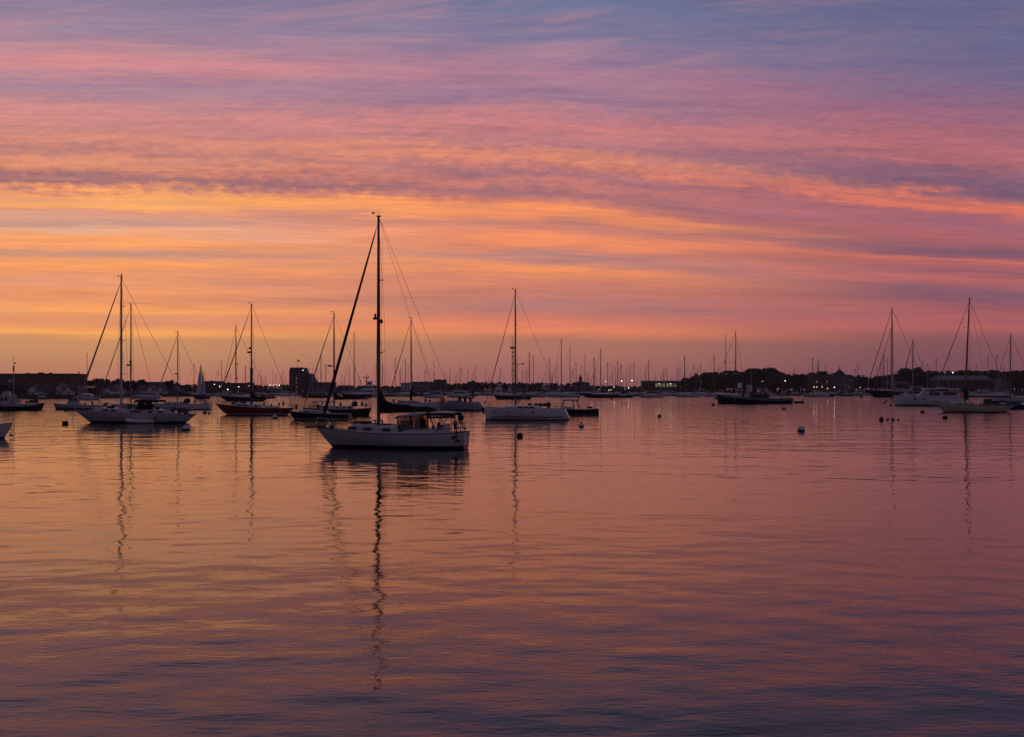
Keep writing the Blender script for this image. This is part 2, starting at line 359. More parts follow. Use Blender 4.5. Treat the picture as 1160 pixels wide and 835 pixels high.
# ------------------------------------------------------------------ boats: a hull frame whose local x runs bow (-) to stern (+), z up from the waterline
class Boat:
    def __init__(s, name, label, cat, bow, stern, wy, yaw=0.0, group=None, beam=None):
        s.D = dist(wy); s.ppm = FPX / s.D; s.wy = wy; s.pc = (bow + stern) / 2
        s.sg = 1 if stern > bow else -1
        s.cy = math.cos(R(yaw)); s.L = abs(stern - bow) / s.ppm / s.cy
        s.B = beam or s.L * .29
        X, Y = at(s.pc, s.D)
        s.root = thing(name, label, cat, (X, Y, 0), R(yaw) + (0 if s.sg > 0 else math.pi), group)
        s.wr = max(.014, .18 / s.ppm)                      # rigging wire radius
    def lx(s, px): return s.sg * (px - s.pc) / s.ppm / s.cy
    def lz(s, py): return (s.wy - py) / s.ppm
    # hull geometry functions
    def shape(s, fb, fm, fs, ob, os, tr, full=.5, bmax=.55):
        s.fb, s.fm, s.fs, s.ob, s.os, s.tr, s.bmax, s.full = fb, fm, fs, ob, os, tr, bmax, full
    def sheer(s, u):
        a = .62; fb, fm, fs = s.fb, s.fm, s.fs
        return fb * (u - a) * (u - 1) / a + fm * u * (u - 1) / (a * (a - 1)) + fs * u * (u - a) / (1 - a)
    def hb(s, u):
        m = s.bmax
        if u < m: return max(.02, s.B / 2 * (1 - (1 - u / m) ** 2.1) ** (1.15 - .5 * s.full))
        return s.B / 2 * (1 - (1 - s.tr) * ((u - m) / (1 - m)) ** 2.2)
    def xz(s, u, z):
        xb = -s.L / 2 + s.ob * max(0, 1 - max(-.6, z / s.fb)) ** 1.15
        xs = s.L / 2 - s.os * (1 - max(-.4, z / s.fs))
        return xb + u * (xs - xb)
    def uof(s, x): return max(0, min(1, (x + s.L / 2) / s.L))
    def hull(s, col, boot='black_paint', bh=.14, stripe=None, band=.10, rail='black_paint', nu=20, deck='deck'):
        us = [i / (nu - 1) for i in range(nu)]; us = [u ** 1.25 for u in us]
        mb = MB(); sh = [s.sheer(u) for u in us]
        bands = [(lambda u, S: -.45, 0), (lambda u, S: bh * .25, 1), (lambda u, S: bh, 2)]
        if stripe: bands.append((lambda u, S: bh + band, 0))
        k = 5
        for j in range(1, k + 1): bands.append((lambda u, S, j=j, b0=bh + (band if stripe else 0): b0 + (S - b0) * j / k, 0))
        def col_for(j):
            if j == 0: return 1
            if j == 1: return 1
            if stripe and j == 2: return 2
            return 0
        def pt(u, S, z, side):
            q = max(0, min(1, (z + .45) / (S + .45)))
            kk = .80 * (1 - u) ** 1.4 + .16 + (.22 * max(0, (u - .7) / .3))
            return (s.xz(u, z), side * s.hb(u) * (1 - kk * (1 - q) ** 1.7), z)
        for side in (-1, 1):
            for j in range(len(bands) - 1):
                rows = [[pt(u, S, bands[j + e][0](u, S), side) for u, S in zip(us, sh)] for e in (0, 1)]
                mb.grid(rows, col_for(j), True)
        for j in range(len(bands) - 1):
            a, c = bands[j][0](1, sh[-1]), bands[j + 1][0](1, sh[-1])
            mb.poly([pt(1, sh[-1], a, -1), pt(1, sh[-1], a, 1), pt(1, sh[-1], c, 1), pt(1, sh[-1], c, -1)], col_for(j))
        mats = [col, boot, stripe or boot]
        o = mb.build('hull', mats, s.root)
        dk = MB(); rows = []
        for u, S in zip(us, sh):
            h = s.hb(u) * .985; rows.append([(s.xz(u, S), t * h, S - .03 + .05 * s.hb(u) * (1 - t * t)) for t in (-1, -.5, 0, .5, 1)])
        dk.grid(rows, 0, True); dk.build('deck', deck, s.root)
        if rail:
            rb = MB(); r = max(.035, .22 / s.ppm)
            for side in (-1, 1): rb.tube([(s.xz(u, S), side * s.hb(u), S + r * .4) for u, S in zip(us, sh)], r, 5)
            rb.build('rub_rail', rail, s.root)
        return o
    def cabin(s, x0, x1, h, wf=.62, col='white_gelcoat', slope0=.5, slope1=.25, ports=(), portw=.5, porth=.18, name='cabin', z0=None, roof=None):
        n = 9; rows = []; top = MB()
        for i in range(n):
            t = i / (n - 1); x = x0 + (x1 - x0) * t; u = s.uof(x); w = min(s.hb(u) * .86, s.B / 2 * wf); zb = (z0 if z0 is not None else s.sheer(u)) - .05
            e = 1
            if i == 0: xx = x; e = 0
            else: xx = x
            e = min(1, (x - x0) / slope0 if slope0 else 1, (x1 - x) / slope1 if slope1 else 1)
            e = max(0.02, e); zt = zb + .05 + h * e
            rows.append([(xx, -w, zb), (xx, -w * .94, zb + (zt - zb) * .75), (xx, -w * .84, zt), (xx, 0, zt + .10 * w * e), (xx, w * .84, zt), (xx, w * .94, zb + (zt - zb) * .75), (xx, w, zb)])
        mb = MB(); mb.grid(rows, 0, False); mb.poly(rows[0], 0); mb.poly(rows[-1], 0)
        o = mb.build(name, col, s.root)
        for px in ports:
            u = s.uof(px); w = min(s.hb(u) * .86, s.B / 2 * wf); zb = (z0 if z0 is not None else s.sheer(u)); pm = MB()
            for sd in (-1, 1):
                pm.box((px, sd * w * .975, zb + h * .5), (portw, .06, porth), 0)
                pm.box((px, sd * w * .955, zb + h * .5), (portw + .10, .06, porth + .08), 1)
            pm.build('cabin_window', ['dark_glass', 'alloy'], o)
        return o
    def hull_ports(s, xs, z, w=.35, h=.12):
        for x in xs:
            u = s.uof(x); pm = MB(); S = s.sheer(u); q = (z + .45) / (S + .45); kk = .80 * (1 - u) ** 1.4 + .16 + (.22 * max(0, (u - .7) / .3))
            y = s.hb(u) * (1 - kk * (1 - q) ** 1.7)
            for sd in (-1, 1): pm.box((x, sd * y, z), (w, .07, h), 0)
            pm.build('porthole', 'dark_glass', s.root)
    def mast(s, px, ytop, r=.10, col='alloy', base=None, spreaders=2, lean=0.0, gear=True, y=0.0):
        x = s.lx(px); z1 = s.lz(ytop); u = s.uof(x); z0 = base if base is not None else s.sheer(u)
        top = Vector((x + lean, y, z1)); bot = Vector((x, y, z0 - .1))
        mb = MB(); mb.tube([bot, bot.lerp(top, .55), top], [r, r * .95, r * .62], 10)
        mo = mb.build('mast', col, s.root)
        for k in range(spreaders):
            t = (k + 1) / (spreaders + 1) + .04; c = bot.lerp(top, t); ln = s.B * .30 * (1 - .15 * k); sp = MB()
            for sd in (-1, 1): sp.tube([c, (c.x + .25, sd * ln, c.z + .12)], [.05, .03], 5)
            sp.build('spreader', col, mo)
        if gear:
            g = MB(); rr = max(.012, .16 / s.ppm)
            g.tube([top, top + Vector((0, 0, .55))], rr, 4); g.tube([top + Vector((-.45, 0, .28)), top + Vector((.3, 0, .28))], rr, 4)
            g.box(top + Vector((-.45, 0, .30)), (.22, .04, .14)); g.box(top + Vector((.02, 0, .03)), (.35, .16, .10))
            g.build('wind_vane', 'dark_alloy', mo)
        s.mx, s.mtop, s.mbot, s.mo, s.mr = x, top, bot, mo, r
        return mo
    def stay(s, a, b, r=None, name='forestay', col='wire', furl=0.0):
        mb = MB(); r = r or s.wr
        if furl: 
            A, B2 = Vector(a), Vector(b)
            mb.tube([A.lerp(B2, t) for t in (.03, .1, .35, .8, .93, .97)], [furl * .45, furl, furl * .95, furl * .6, furl * .4, r], 7)
            mb.tube([A, B2], r, 4)
        else: mb.tube([a, b], r, 4)
        return mb.build(name, col, s.root)
    def rig(s, bowpx=None, bowpy=None, furl=0.0, stern=True, shrouds=True, fcol='navy_canvas', fname=None, ttop=.98, sx=None):
        top = s.mbot.lerp(s.mtop, ttop)
        if bowpx is not None: a = (s.lx(bowpx), 0, s.lz(bowpy))
        else: a = (-s.L / 2 + .15, 0, s.fb + .05)
        s.stay(a, top, name=fname or ('furled_jib' if furl else 'forestay'), col=fcol if furl else 'wire', furl=furl)
        if stern: s.stay((sx if sx is not None else s.L / 2 - .15, 0, s.fs + .1), s.mtop, name='backstay')
        if shrouds:
            for sd in (-1, 1):
                u = s.uof(s.mx + .15); hbm = s.hb(u) * .93; c = s.mbot.lerp(s.mtop, .52)
                mb = MB(); mb.tube([(s.mx + .2, sd * hbm, s.sheer(u)), (c.x + .2, sd * s.B * .30, c.z + .1), tuple(s.mtop)], s.wr * .8, 4)
                mb.tube([(s.mx + .5, sd * hbm, s.sheer(u)), tuple(c)], s.wr * .8, 4)
                mb.build('shroud', 'wire', s.root)
    def boom(s, endpx, yb, yend=None, cover='navy_canvas', ch=.55, stack=1.0, bcol='alloy', r=.08):
        x0, x1 = s.mx + s.mr, s.lx(endpx); z0, z1 = s.lz(yb), s.lz(yend if yend is not None else yb)
        mb = MB(); mb.tube([(x0, 0, z0), (x1, 0, z1)], r, 8); o = mb.build('boom', bcol, s.root)
        if cover:
            rows = []; N = 9
            for i in range(N):
                t = i / (N - 1); x = x0 - .12 + (x1 - x0) * .97 * t; zc = z0 + (z1 - z0) * t - r
                h = ch * (.34 + .66 * (1 - t) ** 1.3) + (stack * max(0, 1 - t / .16) ** 1.5)
                w = .18 * (1 - .5 * t) + .05
                dr = .05 * math.sin(t * 17)
                rows.append([(x, w * math.sin(a) * (1 if math.cos(a) < .3 else .55), zc + h / 2 - h / 2 * math.cos(a) + dr * max(0, math.cos(a - math.pi))) for a in [2 * math.pi * k / 9 for k in range(9)]])
            cb = MB(); cb.grid(rows, 0, True, True); cb.poly(rows[0]); cb.poly(rows[-1]); cb.build('sail_cover', cover, s.root)
        s.bz0, s.bx1, s.bz1 = z0, x1, z1
        return o
    def rails(s, h=.62, u0=.06, u1=.97, n=9, pulpit=True, col='steel'):
        r = max(.014, .12 / s.ppm)
        for k in range(n):
            u = u0 + (u1 - u0) * k / (n - 1); mb = MB(); S = s.sheer(u)
            for sd in (-1, 1): mb.tube([(s.xz(u, S), sd * s.hb(u) * .95, S), (s.xz(u, S), sd * s.hb(u) * .95, S + h)], r, 4)
            mb.build('stanchion', col, s.root)
        for sd in (-1, 1):
            mb = MB()
            for hh in (h, h * .5): mb.tube([(s.xz(u, s.sheer(u)), sd * s.hb(u) * .95, s.sheer(u) + hh) for u in [u0 + (u1 - u0) * i / 12 for i in range(13)]], r * .6, 4)
            mb.build('lifeline', 'wire', s.root)
        if pulpit:
            for nm, ua, ub in (('pulpit', .0, u0 + .04), ('pushpit', u1 - .05, 1.0)):
                mb = MB()
                for hh in (h + .12, h * .55):
                    us = [ua + (ub - ua) * i / 4 for i in range(5)]
                    if nm == 'pulpit': us = us[::-1]
                    P = [(s.xz(u, s.sheer(u)), -s.hb(u) * .95, s.sheer(u) + hh) for u in us]; Q = [(x, -y, z) for x, y, z in P[::-1]]
                    mb.tube(P + Q, r * 1.3, 5)
                for sd in (-1, 1):
                    for u in (ua, ub): mb.tube([(s.xz(u, s.sheer(u)), sd * s.hb(u) * .95, s.sheer(u)), (s.xz(u, s.sheer(u)), sd * s.hb(u) * .95, s.sheer(u) + h + .12)], r * 1.3, 5)
                mb.build(nm, col, s.root)
    def canopy(s, x0, x1, z, w, col='grey_canvas', posts=True, thick=.07, crown=.16, name='bimini', zb=None, slope=0.0):
        rows = []
        for i in range(5):
            t = i / 4; x = x0 + (x1 - x0) * t; zz = z + slope * t - .07 * abs(t - .5) * 2
            rows.append([(x, w * q, zz + crown * (1 - q * q)) for q in (-1, -.8, -.4, 0, .4, .8, 1)] + [(x, w * q, zz - thick + crown * (1 - q * q)) for q in (1, .8, .4, 0, -.4, -.8, -1)])
        mb = MB(); mb.grid(rows, 0, True, True); mb.poly(rows[0]); mb.poly(rows[-1]); o = mb.build(name, col, s.root)
        if posts:
            for sd in (-1, 1):
                for x in (x0 + .1, x1 - .1):
                    pm = MB(); pm.tube([(x, sd * w * .96, z), (x + (.15 if x < (x0 + x1) / 2 else -.15), sd * w * .98, zb if zb is not None else s.sheer(s.uof(x)))], max(.022, .14 / s.ppm), 5); pm.build('canopy_post', 'steel', o)
        return o
    def dodger(s, x0, x1, zb, h, w, col='navy_canvas', win='clear_vinyl', slope=.55):
        rows = []
        prof = [(x0, 0.0), (x0 + slope * .5, h * .55), (x0 + slope, h * .92), (x0 + (x1 - x0) * .6, h * 1.02), (x1, h)]
        for x, z in prof:
            rows.append([(x, w * math.cos(a), zb + z * max(0.0, math.sin(a)) ** .45) for a in [math.pi * k / 10 for k in range(11)]])
        mb = MB(); mb.grid(rows[2:], 0, True); mb.grid(rows[:3], 1, True)
        o = mb.build('dodger', [col, win], s.root)
        fb = MB(); r = max(.03, .2 / s.ppm)
        for rw in (rows[0], rows[2], rows[4]): fb.tube(rw, r, 5)
        fb.build('dodger_frame', col, o)
        return o
    def box(s, name, px0, px1, y0, y1, wy_, col, parent=None, yc=0.0, label=None, taper=1.0):
        x0, x1, z0, z1 = s.lx(px0), s.lx(px1), s.lz(y1), s.lz(y0)
        mb = MB(); mb.box(((x0 + x1) / 2, yc, (z0 + z1) / 2), (abs(x1 - x0), wy_, abs(z1 - z0)), 0, taper=taper); return mb.build(name, col, parent or s.root, label)
    def line(s, name, pts, col='rope', r=None, parent=None):
        mb = MB(); mb.tube([(s.lx(a), y, s.lz(b)) for a, y, b in pts], r or s.wr, 5); return mb.build(name, col, parent or s.root)
    def outboard(s, px, y, yc=.0, k=1.0, parent=None):
        x, z = s.lx(px), s.lz(y); mb = MB(); mb.ball((x, yc, z), (.24 * k, .18 * k, .30 * k)); mb.box((x, yc, z - .55 * k), (.16 * k, .12 * k, .7 * k)); return mb.build('outboard_motor', 'rubber', parent or s.root)

# ================================================================== the big white sloop in front
b = Boat('sailboat', 'large white sloop with tall brown mast and navy sail cover moored nearest in the middle', 'sailboat', 356.5, 530, 507, -9)
b.shape(1.62, 1.15, 1.32, 1.35, .12, .62, .55)
b.hull('white_gelcoat', 'black_paint', .22, rail='varnish', nu=26)
cab = b.cabin(b.lx(394), b.lx(462), .62, .64, 'white_gelcoat', .35, .3, ports=[b.lx(q) for q in (403, 420, 442, 460)], portw=.62, porth=.22)
co = b.cabin(b.lx(455), b.lx(508), .40, .70, 'white_gelcoat', .3, .5, name='cockpit_coaming')
hat = MB()
for q in (401, 413, 438): hat.box((b.lx(q), 0, b.sheer(b.uof(b.lx(q))) + .76), (.62, .62, .09), 0)
hat.build('deck_hatch', 'dark_glass', cab)
rl = MB()
for sd in (-1, 1): rl.tube([(b.lx(q), sd * .82, b.sheer(b.uof(b.lx(q))) + .72) for q in (398, 418, 438, 452)], .035, 5)
rl.build('handrail', 'varnish', cab)
roll = MB(); roll.tube([(b.lx(398), .35, b.sheer(.25) + .72), (b.lx(419), .35, b.sheer(.35) + .78)], .13, 7); roll.build('rolled_awning', 'navy_canvas', cab)
b.mast(428.5, 245, .155, 'varnish', spreaders=2)
rad = MB(); rad.ball((b.lx(424.5), 0, b.lz(360.5)), (.20, .2, .12)); rad.box((b.lx(426), 0, b.lz(361.5)), (.5, .1, .06)); rad.ball((b.lx(432), 0, b.lz(364)), (.12, .12, .2)); rad.ball((b.lx(424), .2, b.lz(357)), (.1, .1, .16)); rad.build('radar_reflector', 'dark_alloy', b.mo)
b.rig(361, 483.5, furl=.135, sx=b.L / 2 - .1)
b.stay((b.lx(497), 0, b.lz(460)), b.mtop, r=.011, name='topping_lift')
b.stay((b.lx(430), .1, b.lz(482)), b.mbot.lerp(b.mtop, .97) + Vector((.3, .15, 0)), r=.010, name='halyard')
b.boom(496, 467.5, 465.0, 'navy_canvas', ch=1.05, stack=1.15, bcol='varnish', r=.09)
b.rails(.68, .05, .96, 10)
# bowsprit, anchor and mooring line
bs = MB(); bs.box((b.lx(355), 0, b.lz(483.6)), (1.7, .42, .16), 0, pitch=-.05); bs.build('bowsprit', 'varnish', b.root)
an = MB(); an.tube([(b.lx(350), .0, b.lz(484.2)), (b.lx(346), 0, b.lz(483.4))], .09, 6)
an.add([(b.lx(346.2), -.24, b.lz(483.2)), (b.lx(346.2), .24, b.lz(483.2)), (b.lx(350.5), 0, b.lz(486.3)), (b.lx(348.5), 0, b.lz(483.2))], [(0, 1, 3), (0, 2, 3), (1, 2, 3), (0, 1, 2)]); an.build('anchor', 'dark_alloy', b.root)
b.line('mooring_line', [(349, 0, 484), (348.8, 0, 500), (348.5, 0, 517)], 'rope', .016)
wn = MB(); wn.tube([(b.lx(374), 0, b.fb - .1), (b.lx(374), 0, b.fb + .85)], .05, 6); wn.box((b.lx(374), 0, b.fb + .05), (.35, .3, .3)); wn.build('windlass', 'dark_alloy', b.root)
vent = MB()
for q in (423, 431): vent.tube([(b.lx(q), .5, b.sheer(.4) + .6), (b.lx(q), .5, b.sheer(.4) + .95), (b.lx(q) - .2, .5, b.sheer(.4) + 1.02)], .085, 6)
vent.build('cowl_vent', 'alloy', cab)
# canvas enclosure over the companionway
eb = b.canopy(b.lx(452), b.lx(483), b.lz(471.6), 1.25, 'grey_canvas', False, name='dodger', thick=.08, crown=.14, slope=.22)
fr = MB()
for q, q2, y0 in ((454.5, 456.5, 471.5), (469.8, 470.4, 470), (481, 481.3, 469), (482, 488.5, 469)):
    for sd in (-1, 1): fr.tube([(b.lx(q), sd * 1.22, b.lz(y0)), (b.lx(q2), sd * 1.22, b.lz(484.5))], .06, 6)
fr.build('enclosure_post', 'navy_canvas', eb)
for x0, x1, y0 in ((456.8, 469.2, 471.5), (471.2, 480.4, 470)):
    for sd in (-1, 1):
        pn = MB(); pn.box(((b.lx(x0) + b.lx(x1)) / 2, sd * 1.2, b.lz((y0 + 484) / 2)), (b.lx(x1) - b.lx(x0), .02, b.lz(y0) - b.lz(484))); pn.build('vinyl_window', 'amber_vinyl', eb)
wp = MB(); wp.poly([(b.lx(454.5), -1.2, b.lz(470)), (b.lx(454.5), 1.2, b.lz(470)), (b.lx(453.5), 1.2, b.lz(482)), (b.lx(453.5), -1.2, b.lz(482))]); wp.build('front_window', 'clear_vinyl', eb)
pd = MB(); pd.box((b.lx(462), -.3, b.lz(480.5)), (.85, .6, .62)); pd.box((b.lx(476), .2, b.lz(480.5)), (.75, .8, .75)); pd.box((b.lx(476), .1, b.lz(476)), (.3, .5, .3)); pd.build('cockpit_seat', 'navy_canvas', b.root)
b.canopy(b.lx(483), b.lx(494), b.lz(469), 1.2, 'navy_canvas', False, name='connector_canopy', slope=.16, crown=.1)
bm = b.canopy(b.lx(491), b.lx(519), b.lz(466.6), 1.35, 'pale_canvas', False, name='bimini', crown=.12, thick=.06)
val = MB()
for sd in (-1, 1): val.box((b.lx(505), sd * 1.33, b.lz(469)), (b.lx(520) - b.lx(490), .05, .22))
val.build('bimini_side_panel', 'navy_canvas', bm)
tb = MB(); tb.tube([(b.lx(488), -.6, b.lz(472.5)), (b.lx(518), -.6, b.lz(472))], .10, 6); tb.build('rolled_side_curtain', 'grey_canvas', bm)
gr = MB(); gr.ball((b.lx(491), -.5, b.lz(467.5)), (.38, .4, .22)); gr.build('green_sail_bag', 'green_canvas', b.root)
for sd in (-1, 1):
    lg = MB()
    for p0, p1 in (((494, 472), (499, 480)), ((503.5, 472), (500, 481)), ((500, 481), (499, 488)), ((516, 470), (516, 488)), ((519.5, 470), (522, 487))): lg.tube([(b.lx(p0[0]), sd * 1.28, b.lz(p0[1])), (b.lx(p1[0]), sd * 1.28, b.lz(p1[1]))], .035, 5)
    lg.build('bimini_frame', 'dark_alloy', bm)
pw = MB(); pw.box((b.lx(510.5), -1.25, b.lz(484)), (.58, .10, .72)); pw.build('white_lee_cloth', 'pale_canvas', b.root)
wh = MB(); wh.tube([(b.lx(501), .5 * math.cos(a), b.lz(482) + .42 * math.sin(a)) for a in [2 * math.pi * k / 14 for k in range(15)]], .03, 5); wh.box((b.lx(502.5), 0, b.lz(486)), (.35, .3, .75)); wh.build('steering_wheel', 'dark_alloy', b.root)
for q, hgt, sd in ((494.5, .42, -.9), (500.5, .7, -.9), (505, .35, .6)):
    it = MB(); it.box((b.lx(q), sd, b.lz(489) + hgt / 2), (.30, .3, hgt), taper=.7); it.ball((b.lx(q), sd, b.lz(489) + hgt), (.14, .14, .15)); it.build('cockpit_winch', 'dark_alloy', b.root)
ho = MB(); ho.ball((b.lx(525.2), -.9, b.lz(472.6)), (.26, .22, .27)); ho.box((b.lx(524.6), -.9, b.lz(476)), (.14, .12, .5)); ho.build('outboard_motor', 'rubber', b.root)
ps = MB()
for q, yt, yb_ in ((517.6, 458, 488), (524.6, 477, 490), (526.5, 478, 489)): ps.tube([(b.lx(q), -.9, b.lz(yb_)), (b.lx(q), -.9, b.lz(yt))], .03, 5)
ps.box((b.lx(518.8), -.9, b.lz(479)), (.28, .2, .42)); ps.box((b.lx(519), -.9, b.lz(484)), (.2, .2, .3)); ps.build('stern_pole', 'dark_alloy', b.root)
vn = MB(); vn.box((b.lx(518), -1.32, b.lz(494.5)), (.35, .10, .25)); vn.box((b.lx(522), -1.2, b.lz(498)), (.35, .12, .2)); vn.box((b.lx(521), -1.25, b.lz(491)), (.15, .15, .6)); vn.tube([(b.lx(528), -.6, b.lz(486)), (b.lx(530), -.6, b.lz(484.6))], .07, 6); vn.build('self_steering_gear', 'dark_alloy', b.root)
ld = MB()
for yy in (-.25, .1): ld.tube([(b.L / 2 + .06, yy, .1), (b.L / 2 + .06, yy, 1.4)], .03, 5)
for k in range(4): ld.tube([(b.L / 2 + .06, -.25, .25 + .3 * k), (b.L / 2 + .06, .1, .25 + .3 * k)], .025, 5)
ld.build('boarding_ladder', 'steel', b.root)

# ================================================================== white yacht on the left
b = Boat('sailboat', 'long white yacht with a row of portlights and a white tender alongside', 'sailboat', 83, 221.5, 479, -4, beam=4.4)
b.shape(1.85, 1.25, 1.25, 2.3, 1.5, .45, .6)
b.hull('white_gelcoat', 'black_paint', .24, rail='varnish', nu=24)
cab = b.cabin(b.lx(104), b.lx(206), .62, .60, 'white_gelcoat', .6, .4, ports=[b.lx(q) for q in (123, 132, 154, 160, 175, 186)], portw=.7, porth=.24)
b.mast(137, 315, .17, 'alloy', spreaders=3)
vn = MB(); vn.box((b.lx(137.2), 0, b.lz(313)), (.14, .1, .7)); vn.build('masthead_antenna', 'dark_alloy', b.mo)
b.rig(83.5, 464, furl=.13, fcol='grey_canvas')
b.boom(180, 461, 461, None)
cov = MB(); cov.tube([(b.lx(139), 0, b.lz(459)), (b.lx(160), 0, b.lz(459.5)), (b.lx(178), 0, b.lz(460))], [.35, .28, .2], 8); cov.build('sail_cover', 'pale_canvas', b.root)
b.dodger(b.lx(156), b.lx(168), b.lz(464), 1.35, 1.5, 'navy_canvas', 'clear_vinyl', .6)
b.canopy(b.lx(157), b.lx(184), b.lz(453.5), 1.6, 'navy_canvas', True, thick=.22, zb=1.5)
b.rails(.65, .05, .96, 11)
st = MB(); st.box((b.lx(206), .5, b.lz(465)), (1.2, .9, .7), taper=.7); st.box((b.lx(161), -.6, b.lz(463)), (1.3, .9, .8)); st.build('cockpit_gear', 'navy_canvas', b.root)
for q, y0, w_, h_, mt in ((112, 462.5, .8, .5, 'pale_canvas'), (127, 461.5, 1.0, .35, 'navy_canvas'), (149, 461, .5, .6, 'dark_alloy'), (172, 462, .9, .8, 'navy_canvas'), (181, 463.5, .5, .6, 'dark_alloy'), (193, 464.5, 1.2, .45, 'grey_canvas'), (199, 465, .4, .8, 'dark_alloy'), (214, 466.5, .5, .6, 'rubber')):
    it = MB(); it.box((b.lx(q), -.7, b.lz(y0)), (w_, .6, h_), taper=.75); it.ball((b.lx(q) + w_ * .3, -.6, b.lz(y0) + h_ * .4), (.2, .2, .2), 8, 6); it.build('deck_gear', mt, b.root)
rk = MB(); rk.tube([(b.lx(210), 0, b.lz(466)), (b.lx(224), 0, b.lz(455))], .05, 5); rk.build('stern_davit', 'steel', b.root)
b.line('mooring_line', [(81.5, 0, 466), (81, 0, 473), (80.5, 0, 479)], 'rope', .03)
# its tender, lying against the far-from-shore side
tX, tY = at(168, dist(479)); tY -= 3.0
t = thing('inflatable_tender', 'white inflatable tender tied against the side of the long white yacht', 'dinghy', ((tX, tY, 0)), R(-4))
tu = MB(); P = [(1.9, -.62, .3), (-1.0, -.62, .3), (-1.75, -.42, .42), (-2.05, 0, .5), (-1.75, .42, .42), (-1.0, .62, .3), (1.9, .62, .3)]
tu.tube(P, .24, 8); tu.build('tube', 'white_rubber', t)
fl_ = MB(); fl_.box((0, 0, .15), (3.2, 1.0, .1)); fl_.build('floor', 'grey_canvas', t)
se = MB(); se.box((.4, 0, .42), (.3, 1.1, .06)); se.build('thwart', 'teak', t)
om = MB(); om.box((2.0, 0, .75), (.3, .3, .45), taper=.8); om.box((2.05, 0, .3), (.14, .12, .6)); om.build('outboard_motor', 'rubber', t)

# sloop behind it (second mast)
b = Boat('sailboat', 'sloop mostly hidden behind the long white yacht, mast with a radar dome', 'sailboat', 108, 178, 466.5, 3)
b.shape(1.35, 1.0, 1.0, .9, .4, .6, .5); b.hull('grey_gelcoat', nu=16)
b.cabin(b.lx(125), b.lx(160), .5, ports=[b.lx(q) for q in (132, 142)])
b.mast(148.2, 345, .15, 'dark_alloy', spreaders=2)
rd = MB(); rd.ball((b.lx(145.2), 0, b.lz(413.5)), (.42, .42, .2)); rd.box((b.lx(147), 0, b.lz(414)), (.7, .12, .1)); rd.build('radar_dome', 'dark_alloy', b.mo)
fd = MB(); fd.box((b.lx(147), 0, b.lz(410)), (.2, .2, .5)); fd.build('deck_light', 'dark_alloy', b.mo)
b.rig(110.5, 458.5, furl=.10, fcol='grey_canvas'); b.boom(172, 452, 452, 'grey_canvas', ch=.4, stack=.4); b.rails(.6, n=6)
wn = MB(); wn.box((b.lx(120), 0, b.lz(458)), (1.2, .5, .5), taper=.6, pitch=-.4); wn.build('bow_gear', 'dark_alloy', b.root)

# pale sloop with square stern, behind the yacht's stern
b = Boat('sailboat', 'pale sloop with square stern and blue boom cover behind the stern of the white yacht', 'sailboat', 172, 238.5, 464, 4, beam=3.7)
b.shape(1.35, 1.25, 1.45, 1.0, .05, .82, .6); b.hull('bright_gelcoat', 'navy_paint', .2, nu=16)
b.cabin(b.lx(185), b.lx(216), .5, ports=[b.lx(q) for q in (193, 200, 207)])
b.mast(201.4, 377, .13, 'alloy'); b.rig(175, 457, furl=.11, fcol='grey_canvas')
b.boom(216, 447.5, 447.5, 'blue_canvas', ch=.95, stack=.5); b.dodger(b.lx(207), b.lx(214), b.lz(457), 1.1, 1.2); b.rails(.6, n=6)
sg = MB(); sg.ball((b.lx(199.5), 0, b.lz(423.5)), (.3, .2, .15)); sg.build('radar_dome', 'dark_alloy', b.mo)
for q in (212, 220, 232):
    it = MB(); it.box((b.lx(q), .4, b.lz(455)), (.5, .5, .6), taper=.6); it.build('cockpit_gear', 'navy_canvas', b.root)

# ================================================================== red hull
b = Boat('sailboat', 'classic sloop with dark red hull and white waterline stripe', 'sailboat', 244, 333, 470, -3, beam=3.5)
b.shape(2.0, 1.28, 1.25, 2.0, 1.2, .5, .6)
b.hull('red_paint', 'black_paint', .10, stripe='white_gelcoat', band=.20, rail='varnish', nu=20)
b.cabin(b.lx(264), b.lx(300), .60, .6, 'white_gelcoat', .5, .4, ports=[b.lx(q) for q in (272, 279, 292)], portw=.6)
b.cabin(b.lx(300), b.lx(318), .40, .6, 'white_gelcoat', .3, .3, name='cockpit_coaming')
b.mast(284.8, 345, .15, 'alloy', spreaders=2)
rd = MB(); rd.ball((b.lx(282.2), 0, b.lz(399)), (.45, .4, .18)); rd.ball((b.lx(283), 0, b.lz(394.5)), (.25, .25, .2)); rd.build('radar_dome', 'dark_alloy', b.mo)
lu = MB(); lu.tube([(b.lx(284.8), 0, b.lz(460)), (b.lx(284.8), 0, b.lz(417))], .26, 8); lu.build('luff_cover', 'dark_alloy', b.mo)
b.rig(246, 455, furl=.10, fcol='rust_canvas')
b.boom(314, 453, 450.5, 'navy_canvas', ch=.85, stack=1.2); b.rails(.6, n=8)
dk = MB(); dk.box((b.lx(266), 0, b.lz(457)), (1.4, .9, .5), taper=.7); dk.box((b.lx(275), .2, b.lz(456.5)), (1.1, .7, .4)); dk.build('deck_box', 'blue_canvas', b.root)
for q, h in ((300, .5), (308, .4), (317, .55), (322, .8)):
    it = MB(); it.box((b.lx(q), -.4, b.lz(459.5) + h / 2), (.35, .4, h), taper=.6); it.build('cockpit_gear', 'dark_alloy', b.root)

